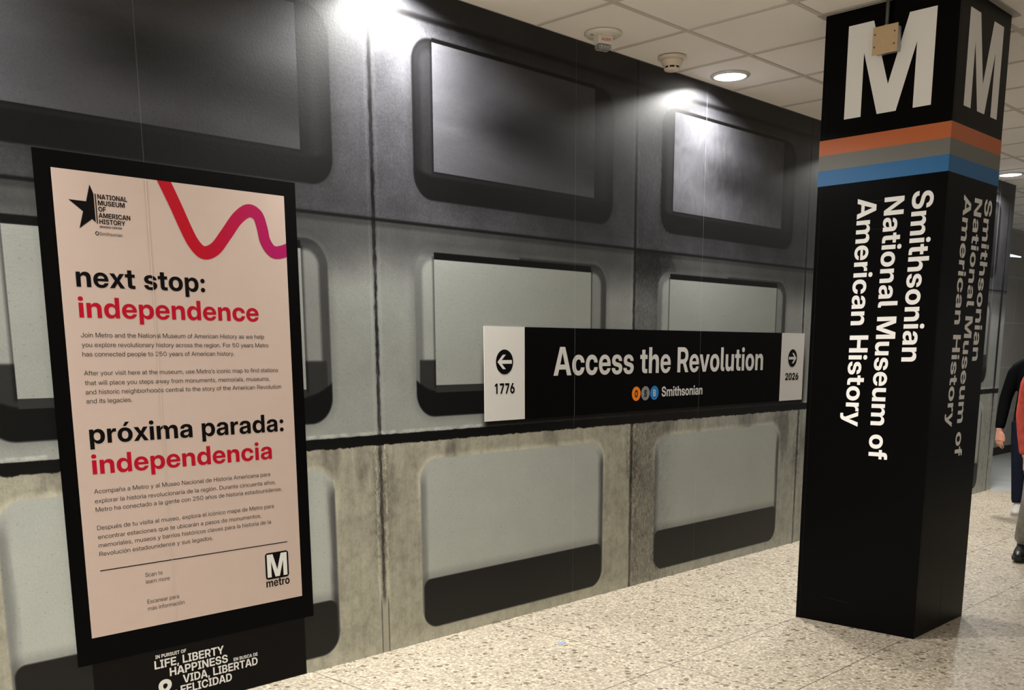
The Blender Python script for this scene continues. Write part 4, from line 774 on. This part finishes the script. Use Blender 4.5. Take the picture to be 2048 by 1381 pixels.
# flush access door on the left face, with an open line round it
bm = bmesh.new()
for q in ((1.385, 1.515, 2.163, 2.1665), (1.385, 1.515, 2.0285, 2.031), (1.385, 1.3870, 2.031, 2.163), (1.5130, 1.515, 2.031, 2.163)):
    add_box(bm, cx0-0.0004, cx0-0.0001, -q[1], -q[0], q[2], q[3])
from_bm('access_door_edge', bm, M['gap'], K, K.location)
box('corner_seam', cx0+0.020, cx0+0.0215, cy0-0.0003, cy0-0.0001, 0.0, ZC-0.001, M['gap'], K)
box('corner_seam', cx0-0.0003, cx0-0.0001, cy1-0.0215, cy1-0.020, 0.0, ZC-0.001, M['gap'], K)
box('panel_seam', 5.285, 5.2862, cy0-0.0003, cy0-0.0001, 0.0, 0.34, M['gap'], K)
V = [F1(0.0003)(u, v) for u, v in ((1.27, 0.140), (1.42, 0.128), (1.42, 0.131), (1.27, 0.142))]
mesh('scuff', V, [(0, 1, 2, 3)], M['gap'], K)

# junction box on a conduit, fixed to the left face of the column
B = root('junction_box', (cx0-0.03, -1.46, 2.88), 'small square tan plated metal box on a conduit, over the M on the black pillar', 'junction box')
box('box_body', cx0-0.052, cx0-0.001, -1.514, -1.404, 2.828, 2.940, M['steel'], B, 0.004)
box('cover_plate', cx0-0.057, cx0-0.052, -1.520, -1.398, 2.822, 2.946, M['plate'], B, 0.0015)
for u in (1.409, 1.505):
    for v in (2.857, 2.912):
        bm = bmesh.new(); add_lathe(bm, [(0.0042, 0.0), (0.0042, 0.0012), (0.003, 0.0020)], (0, 0, 0), 14)
        bmesh.ops.rotate(bm, verts=bm.verts[:], cent=(0, 0, 0), matrix=Matrix.Rotation(-math.pi/2, 3, 'Y'))
        bmesh.ops.translate(bm, verts=bm.verts[:], vec=(cx0-0.057, -u, v)); from_bm('screw', bm, M['screw'], B, B.location)
bm = bmesh.new(); add_tube(bm, [(cx0-0.024, -1.449, 2.938), (cx0-0.024, -1.449, ZC-0.001)], 0.0082, 16); from_bm('conduit', bm, M['dsteel'], B, B.location, True)
bm = bmesh.new(); add_lathe(bm, [(0.014, 0.0), (0.014, 0.012), (0.011, 0.016)], (cx0-0.024, -1.449, 2.940), 20); from_bm('conduit_fitting', bm, M['steel'], B, B.location, True)

# ------------------------------------------------------------------ ceiling fittings
def downlight(x, y, w, label, group='round ceiling downlights'):
    t = root('downlight', (x, y, ZC), label, 'ceiling light', 0, group)
    bm = bmesh.new(); add_lathe(bm, [(0.094, -0.004), (0.098, -0.010), (0.112, -0.008), (0.118, -0.0015), (0.118, 0.002), (0.094, 0.002)], (x, y, ZC), 56, False, False)
    from_bm('trim_ring', bm, M['trimring'], t, t.location, True)
    bm = bmesh.new(); add_lathe(bm, [(0.0935, -0.006), (0.06, -0.0085), (0.001, -0.009)], (x, y, ZC), 48, False, True)
    from_bm('lens', bm, M['glow'], t, t.location, True)
    ld = bpy.data.lights.new('downlight_lamp', 'AREA'); ld.shape = 'DISK'; ld.size = 0.17; ld.energy = w
    ld.color = LAMP_COL; ld.spread = math.radians(LAMP_SPREAD)
    lo = bpy.data.objects.new('downlight_lamp', ld); lo.location = (0, 0, -0.0115); link(lo, t)
for i, (x, y, w) in enumerate(LAMP_ROWS):
    downlight(x, y, w, {2: 'round lit ceiling downlight beside the smoke detector, close to the mural', 4: 'lit round ceiling downlight beyond the pillar, above the far end of the mural'}.get(i, 'round lit ceiling downlight outside the view'))

def smoke_detector(x, y):
    t = root('smoke_detector', (x, y, ZC), 'ivory smoke detector hanging from the ceiling near the lit downlight', 'smoke detector')
    bm = bmesh.new(); add_lathe(bm, [(0.070, 0.0015), (0.079, -0.002), (0.079, -0.012), (0.074, -0.016), (0.060, -0.017)], (x, y, ZC), 48, True, True); from_bm('base_plate', bm, M['ivory'], t, t.location, True)
    bm = bmesh.new(); add_lathe(bm, [(0.064, -0.0165), (0.061, -0.028), (0.050, -0.048), (0.046, -0.053)], (x, y, ZC), 48, True, True); from_bm('body', bm, M['ivory'], t, t.location, True)
    bm = bmesh.new(); add_lathe(bm, [(0.0435, -0.0525), (0.0435, -0.062)], (x, y, ZC), 48); from_bm('sensing_chamber', bm, M['gap'], t, t.location)
    bm = bmesh.new(); add_lathe(bm, [(0.045, -0.0618), (0.046, -0.066), (0.040, -0.072), (0.015, -0.074)], (x, y, ZC), 48); from_bm('bottom_cap', bm, M['ivory'], t, t.location, True)
    for k in range(8):
        a = 2*math.pi*(k+0.3)/8; bm = bmesh.new()
        add_box(bm, 0.0425, 0.0475, -0.004, 0.004, -0.064, -0.050)
        bmesh.ops.rotate(bm, verts=bm.verts[:], cent=(0, 0, 0), matrix=Matrix.Rotation(a, 3, 'Z')); bmesh.ops.translate(bm, verts=bm.verts[:], vec=(x, y, ZC))
        from_bm('rib', bm, M['ivory'], t, t.location)
smoke_detector(4.999, -0.172)

def strobe(x, y):
    t = root('fire_alarm_strobe', (x, y, ZC), 'white round fire alarm strobe marked ALERT, on the ceiling above the mural', 'alarm', math.radians(-18))
    L0 = (0, 0, 0)
    bm = bmesh.new(); add_lathe(bm, [(0.097, 0.0015), (0.098, -0.006), (0.088, -0.014), (0.060, -0.017)], (0, 0, 0), 56); from_bm('base_plate', bm, M['plastic'], t, L0, True)
    bm = bmesh.new(); add_box(bm, -0.043, 0.043, -0.030, 0.030, -0.056, -0.016, 0.004); from_bm('housing', bm, M['plastic'], t)
    bm = bmesh.new(); add_box(bm, -0.040, 0.040, -0.027, 0.027, -0.084, -0.0555, 0.012, 3); from_bm('lens', bm, M['lens'], t)
    bm = bmesh.new()
    for sx in (-0.018, 0.0, 0.018): add_ball(bm, (sx, 0, -0.066), (0.008, 0.017, 0.007), 2)
    add_box(bm, -0.034, 0.034, -0.020, 0.020, -0.0595, -0.0565)
    from_bm('reflector', bm, M['chrome'], t, L0)
    bm = bmesh.new(); add_box(bm, -0.079, -0.055, -0.012, 0.004, -0.0168, -0.0128, 0.001); from_bm('sounder_slot', bm, M['greyplastic'], t)
    bm = bmesh.new(); add_box(bm, 0.058, 0.078, -0.004, 0.004, -0.0160, -0.0130, 0.001); from_bm('sounder_slot', bm, M['plastic'], t)
    lettering('alert_lettering', [('ALERT', 'B', -0.028, 0.030, -0.043, 0.014)], lambda u, v: (u, -0.0304, v), M['redink'], t, L0)
strobe(4.393, -0.166)
t = root('ceiling_plate', (6.235, -1.700, ZC), 'small flat round ceiling plate cut off by the right edge, beside the pillar', 'ceiling plate')
bm = bmesh.new(); add_lathe(bm, [(0.060, 0.001), (0.060, -0.004), (0.056, -0.0065), (0.01, -0.008)], (6.235, -1.700, ZC), 40); from_bm('cover', bm, mat('plate_paint', (0.52, 0.46, 0.39, 1), 0.5, 0.3), t, t.location, True)
bm = bmesh.new(); add_lathe(bm, [(0.0635, 0.001), (0.0635, -0.002), (0.0605, -0.002), (0.0605, 0.001)], (6.235, -1.700, ZC), 40, False, False); from_bm('shadow_gap', bm, M['gap'], t, t.location, True)

# thin cool lamp on the far grey wall
t = root('wall_lamp', (14.95, 1.25, 2.71), 'thin cool white wall lamp on the grey wall, just past the mural end', 'wall lamp')
mesh('housing', [(14.60, 1.268, 2.685), (15.24, 1.268, 2.708), (15.24, 1.268, 2.728), (14.60, 1.268, 2.735), (14.60, 1.238, 2.685), (15.24, 1.238, 2.708), (15.24, 1.238, 2.728), (14.60, 1.238, 2.735)],
     [(0, 1, 2, 3), (4, 7, 6, 5), (0, 4, 5, 1), (1, 5, 6, 2), (2, 6, 7, 3), (3, 7, 4, 0)], M['plastic'], t)
mesh('lens', [(14.61, 1.236, 2.688), (15.23, 1.236, 2.710), (15.23, 1.236, 2.726), (14.61, 1.236, 2.732)], [(0, 3, 2, 1)], M['coolglow'], t)

# bits on the floor
bm = bmesh.new()
add_tube(bm, [(3.690, -0.020, 0.003), (3.705, -0.010, 0.005), (3.722, -0.006, 0.006), (3.745, -0.010, 0.004), (3.760, -0.014, 0.003)], [0.001, 0.002, 0.0024, 0.002, 0.001], 8)
tag(from_bm('floor_scrap', bm, M['screw'], None, (0, 0, 0), True), 'thin curled dark scrap lying on the floor against the mural foot', 'scrap')
pp = [(3.655, -0.520), (3.672, -0.508), (3.686, -0.514), (3.704, -0.512), (3.700, -0.526), (3.706, -0.538), (3.682, -0.536), (3.664, -0.540)]
bm = bmesh.new(); vs = [bm.verts.new((a, b, 0.0002)) for a, b in pp]; f = bm.faces.new(vs); g = bmesh.ops.extrude_face_region(bm, geom=[f])
bmesh.ops.translate(bm, verts=[v for v in g['geom'] if isinstance(v, bmesh.types.BMVert)], vec=(0, 0, 0.0008))
tag(from_bm('tape_scrap', bm, mat('blue_tape', srgb(120, 150, 190), 0.6, 0.3)), 'small torn blue tape scrap stuck on the speckled floor', 'scrap')

# ------------------------------------------------------------------ people
def remesh(o, vox, sm=4):
    r = o.modifiers.new('remesh', 'REMESH'); r.mode = 'VOXEL'; r.voxel_size = vox; r.use_smooth_shade = True
    s = o.modifiers.new('smooth', 'SMOOTH'); s.factor = 0.5; s.iterations = sm
    return o
def hand(bm, wrist, side, fwd=-1, turn=0.0):
    """relaxed hanging hand, fingers down and slightly curled; side: -1 thumb towards -x ... ; fwd: where the thumb points in y"""
    w = Vector(wrist); n0 = len(bm.verts)
    add_tube(bm, [w+Vector((0, 0, 0.03)), w, w+Vector((0, fwd*0.004, -0.045)), w+Vector((0, fwd*0.006, -0.092))], [(0.022, 0.028), (0.020, 0.028), (0.016, 0.038), (0.013, 0.040)], 14)
    for k, (dy, ln, rad) in enumerate(((0.0335, 0.070, 0.0082), (0.0115, 0.080, 0.0086), (-0.0110, 0.074, 0.0082), (-0.0320, 0.058, 0.0074))):
        b0 = w + Vector((0, fwd*(dy+0.006), -0.085)); c = -side*(0.010+0.004*k)
        add_tube(bm, [b0, b0+Vector((c*0.3, fwd*0.001, -ln*0.40)), b0+Vector((c*1.2, fwd*0.002, -ln*0.74)), b0+Vector((c*2.6, fwd*0.002, -ln))], [rad*1.05, rad, rad*0.92, rad*0.70], 10)
        add_ball(bm, b0+Vector((c*2.6, fwd*0.002, -ln)), (rad*0.72,)*3, 2)
    t0 = w + Vector((0, fwd*0.026, -0.022))
    add_tube(bm, [t0, t0+Vector((-side*0.006, fwd*0.020, -0.026)), t0+Vector((-side*0.012, fwd*0.026, -0.056)), t0+Vector((-side*0.016, fwd*0.024, -0.078))], [0.014, 0.0115, 0.0095, 0.0075], 10)
    bm.verts.ensure_lookup_table()
    bmesh.ops.rotate(bm, verts=bm.verts[n0:], cent=w, matrix=Matrix.Rotation(turn, 3, 'Z'))
def person(name, loc, rz, label, pose, mats, vox=0.0042):
    """built facing -y; pose gives the joints"""
    t = root(name, loc, label, 'person', rz); L0 = (0, 0, 0)
    hx_, hz_ = pose['head']; nk = pose['neck']; sh = pose['sh']; hip = pose['hip']; arms = pose['arms']; legs = pose['legs']
    bm = bmesh.new()                                    # one body: head, neck, trunk, arms, hands, legs
    hc = Vector((hx_, -0.02, hz_))
    add_ball(bm, hc+Vector((0, 0.012, 0.022)), (0.074, 0.092, 0.094), 3); add_ball(bm, hc+Vector((0, -0.022, -0.045)), (0.056, 0.062, 0.072), 3)
    add_ball(bm, hc+Vector((0, -0.050, -0.088)), (0.030, 0.026, 0.024), 2)
    add_tube(bm, [hc+Vector((0, -0.078, 0.018)), hc+Vector((0, -0.094, -0.006)), hc+Vector((0, -0.102, -0.024)), hc+Vector((0, -0.084, -0.032))], [0.009, 0.011, 0.015, 0.012], 10)
    add_ball(bm, hc+Vector((0, -0.084, -0.056)), (0.024, 0.012, 0.006), 2); add_ball(bm, hc+Vector((0, -0.081, -0.067)), (0.021, 0.012, 0.007), 2)
    for s in (-1, 1):
        add_ball(bm, hc+Vector((s*0.076, 0.012, -0.010)), (0.010, 0.020, 0.032), 2); add_ball(bm, hc+Vector((s*0.040, -0.066, -0.026)), (0.020, 0.018, 0.018), 2)
        add_ball(bm, hc+Vector((s*0.030, -0.074, 0.026)), (0.022, 0.010, 0.007), 2)
    add_tube(bm, [(nk[0], 0.015, nk[1]-0.06), (nk[0], 0.008, nk[1]), (hx_, 0.0, hz_-0.06)], [0.062, 0.053, 0.052], 16)
    add_tube(bm, [(hip[0], 0, hip[1]-0.04), (hip[0], 0, hip[1]+0.08), (nk[0], 0, (hip[1]+nk[1])/2), (nk[0], 0, nk[1]-0.16), (nk[0], 0.01, nk[1]-0.06)], [(0.15, 0.105), (0.145, 0.10), (0.125, 0.09), (0.15, 0.10), (0.09, 0.06)], 20)
    for s, (S0, E, W) in arms.items():
        q0 = Vector(S0); dn = q0.x-nk[0]
        add_tube(bm, [(nk[0], 0.01, q0.z-0.005), (nk[0]+dn*0.6, 0.01, q0.z-0.022), (q0.x-dn*0.08, 0.01, q0.z-0.065), q0.lerp(Vector(E), 0.35), E, W], [0.042, 0.040, 0.042, 0.042, 0.038, 0.026], 14); hand(bm, W, s, pose.get('thumb', -1), pose.get('handturn', 0.0)*s)
    for s, (H, Kn, An) in legs.items(): add_tube(bm, [H, Kn, An], [0.078, 0.052, 0.038], 16)
    body = remesh(from_bm('body', bm, mats['skin'], t), vox, 3)
    for s in (-1, 1):
        bm = bmesh.new(); add_ball(bm, hc+Vector((s*0.030, -0.0775, 0.006)), (0.0115, 0.0070, 0.0052), 3); eb = from_bm('eye', bm, mats['eye'], t, L0, True)
        bm = bmesh.new(); add_ball(bm, hc+Vector((s*0.030, -0.0832, 0.006)), (0.0048, 0.0026, 0.0046), 2); from_bm('iris', bm, mats['hair'], eb, L0, True)
    bm = bmesh.new()
    add_ball(bm, hc+Vector((0, 0.022, 0.040)), (0.084, 0.098, 0.092), 3)
    for s in (-1, 1): add_tube(bm, [hc+Vector((s*0.058, -0.030, 0.085)), hc+Vector((s*0.080, 0.020, 0.02)), hc+Vector((s*0.080, 0.038, pose['hairlen']*0.6)), hc+Vector((s*0.070, 0.045, pose['hairlen']))], [0.022, 0.026, 0.028, 0.016], 12)
    add_tube(bm, [hc+Vector((0, 0.09, 0.03)), hc+Vector((0, 0.082, pose['hairlen']*0.6)), hc+Vector((0, 0.075, pose['hairlen']))], [0.07, 0.062, 0.03], 14)
    h = remesh(from_bm('hair', bm, mats['hair'], t), 0.010, 4)
    bm = bmesh.new()                                    # top with sleeves
    hem = hip[1] - pose.get('hem', 0.02)
    add_tube(bm, [(hip[0], 0, hem), (hip[0], 0, hip[1]+0.06), (nk[0], 0, (hip[1]+nk[1])/2), (nk[0], 0, nk[1]-0.17), (nk[0], 0.01, nk[1]-0.085), (nk[0], 0.012, nk[1]-0.035)], [(0.178, 0.132), (0.172, 0.128), (0.160, 0.118), (0.172, 0.122), (0.130, 0.088), (0.068, 0.064)], 28)
    for s, (S0, E, W) in arms.items():
        S0, E, W = Vector(S0), Vector(E), Vector(W); a = pose.get('sleeve', 1.0)
        cuff = W + (E-W).normalized()*0.012
        dx_ = S0.x-nk[0]
        add_tube(bm, [(nk[0]+dx_*0.30, 0.012, S0.z+0.030), (nk[0]+dx_*0.68, 0.011, S0.z+0.008), (S0.x-dx_*0.06, 0.010, S0.z-0.028), S0.lerp(E, 0.22), S0.lerp(E, 0.5), E, E.lerp(cuff, 0.45), cuff.lerp(E, 0.08), cuff], [0.058, 0.060, 0.062, 0.062, 0.060*a, 0.055*a, 0.051*a, 0.044*a, 0.037*a], 18)
    tp = remesh(from_bm(pose['top'], bm, mats['top'], t), 0.010, 14)
    bm = bmesh.new()
    add_tube(bm, [(hip[0], 0, hip[1]-0.10), (hip[0], 0, hip[1]-0.02), (hip[0], 0, hip[1]+0.08)], [(0.150, 0.118), (0.168, 0.124), (0.158, 0.118)], 24)
    for s, (H, Kn, An) in legs.items():
        H, Kn, An = Vector(H), Vector(Kn), Vector(An); fl = pose.get('flare', 1.0)
        add_tube(bm, [H+Vector((0, 0, 0.03)), H.lerp(Kn, 0.5), Kn, Kn.lerp(An, 0.55), Kn.lerp(An, 0.86), An+Vector((0, 0, pose['leghem']))], [(0.098, 0.105), 0.086, 0.070, 0.066*fl, 0.064*fl, 0.062*fl], 18)
    remesh(from_bm('trousers', bm, mats['legs'], t), 0.011, 4)
    for s, (H, Kn, An) in legs.items():
        A = Vector(An); f = pose['toe'].get(s, 0.0); rot = Matrix.Rotation(f, 3, 'Z'); k = pose.get('shoe', 1.0)
        def at(x, y, z): v = rot @ Vector((x, y, 0)); return (A.x+v.x, A.y+v.y, z)
        z0 = A.z - 0.085
        bm = bmesh.new()
        add_tube(bm, [at(0, 0.075*k, z0+0.045), at(0, 0.045, z0+0.055), at(0, -0.02, z0+0.055), at(0, -0.09*k, z0+0.045), at(0, -0.15*k, z0+0.035), at(0, -0.185*k, z0+0.028)], [(0.028, 0.030), (0.040, 0.045), (0.043, 0.045), (0.046, 0.037), (0.042, 0.028), (0.020, 0.014)], 16)
        add_tube(bm, [at(0, 0.02, z0+0.05), at(0, 0.022, z0+0.135)], [(0.046, 0.058), (0.044, 0.052)], 16)
        sh_ = remesh(from_bm('shoe', bm, mats['shoe'], t), 0.008, 3)
        bm = bmesh.new()
        out = [(0.0, 0.10*k), (0.032, 0.085*k), (0.042, 0.03), (0.042, -0.04*k), (0.049, -0.10*k), (0.044, -0.16*k), (0.022, -0.195*k), (-0.022, -0.195*k), (-0.044, -0.16*k), (-0.049, -0.10*k), (-0.042, -0.04*k), (-0.042, 0.03), (-0.032, 0.085*k)]
        a_ = [bm.verts.new(at(x, y, z0)) for x, y in out]; b_ = [bm.verts.new(at(x*1.03, y*1.02, z0+0.024)) for x, y in out]
        n = len(out); bm.faces.new(a_[::-1]); bm.faces.new(b_)
        for i in range(n): bm.faces.new((a_[i], a_[(i+1) % n], b_[(i+1) % n], b_[i]))
        from_bm('sole', bm, mats['sole'], sh_)
        if 'lace' in mats:
            bm = bmesh.new()
            for q in range(4):
                yy = -0.030-0.022*q; zz = z0+0.100-0.0075*q*1.4
                add_tube(bm, [at(-0.026, yy+0.004, zz-0.010), at(0, yy, zz), at(0.026, yy+0.004, zz-0.010)], 0.0042, 8)
            from_bm('laces', bm, mats['lace'], sh_)
    return t
eye = mat('eye_white', (0.75, 0.73, 0.70, 1), 0.2, 0.5)
def fabric(n, c, r=0.9, nz=0.15, ns=40): return mat(n, c, r, 0.06, noise=nz, nscale=ns, bump=0.3, bscale=300)
ang1 = -math.atan2(9.6407, -0.7546+3.7632); ang2 = -math.atan2(7.4631, -1.4987+3.7632)
person('person', (9.6407, -0.7546, 0.0), ang1, 'person in a black sweater and navy trousers walking behind the coral sleeved person',
    dict(head=(0.085, 1.545), neck=(0.085, 1.420), sh=0.19, hip=(0.080, 0.86), hairlen=-0.16,
         arms={-1: ((-0.100, 0.01, 1.315), (-0.172, 0.03, 1.02), (-0.200, -0.03, 0.745)), 1: ((0.270, 0.01, 1.315), (0.330, 0.04, 1.04), (0.345, 0.02, 0.775))},
         legs={-1: ((-0.012, 0.0, 0.80), (-0.012, -0.03, 0.46), (0.012, -0.02, 0.085)), 1: ((0.165, 0.0, 0.80), (0.150, -0.08, 0.47), (0.145, 0.14, 0.105))},
         toe={-1: -0.10, 1: 0.1}, top='sweater', leghem=0.020, hem=0.04, handturn=-0.95, flare=1.0, thumb=-1),
    dict(skin=mat('skin_a', (0.62, 0.30, 0.22, 1), 0.5, 0.4, noise=0.05, nscale=60), eye=eye, hair=mat('dark_hair', (0.02, 0.015, 0.012, 1), 0.75, 0.2, noise=0.3, nscale=120),
         top=fabric('black_knit', (0.0035, 0.0035, 0.004, 1)), legs=fabric('navy_cloth', (0.010, 0.012, 0.022, 1)), shoe=mat('white_trainer', (0.62, 0.60, 0.57, 1), 0.5, 0.4), sole=mat('grey_sole', (0.34, 0.32, 0.28, 1), 0.6, 0.3), lace=mat('dark_lace', (0.08, 0.08, 0.09, 1), 0.6, 0.3)))
person('person', (7.4631, -1.4987, 0.0), ang2, 'person in a coral top and grey trousers, cut off by the right edge',
    dict(head=(0.130, 1.530), neck=(0.130, 1.405), sh=0.19, hip=(0.140, 0.86), hairlen=-0.20,
         arms={-1: ((-0.045, 0.01, 1.290), (-0.066, 0.03, 1.000), (-0.034, -0.02, 0.725)), 1: ((0.305, 0.01, 1.290), (0.350, 0.04, 1.02), (0.360, 0.0, 0.76))},
         legs={-1: ((0.075, 0.0, 0.80), (0.030, -0.14, 0.440), (0.000, 0.05, 0.105)), 1: ((0.225, 0.0, 0.80), (0.235, -0.02, 0.45), (0.240, 0.02, 0.085))},
         toe={-1: -0.12, 1: 0.2}, top='jacket', leghem=0.070, hem=0.06, flare=1.06, sleeve=1.05, thumb=-1, shoe=1.12),
    dict(skin=mat('skin_b', (0.55, 0.32, 0.23, 1), 0.5, 0.4, noise=0.05, nscale=60), eye=eye, hair=mat('brown_hair', (0.06, 0.035, 0.02, 1), 0.75, 0.2, noise=0.3, nscale=120),
         top=fabric('coral_fleece', (0.46, 0.075, 0.055, 1), nz=0.25, ns=25), legs=fabric('grey_denim', (0.20, 0.19, 0.16, 1), nz=0.3, ns=20), shoe=mat('black_shoe', (0.008, 0.008, 0.008, 1), 0.4, 0.4), sole=mat('black_sole', (0.012, 0.012, 0.012, 1), 0.6, 0.3)))
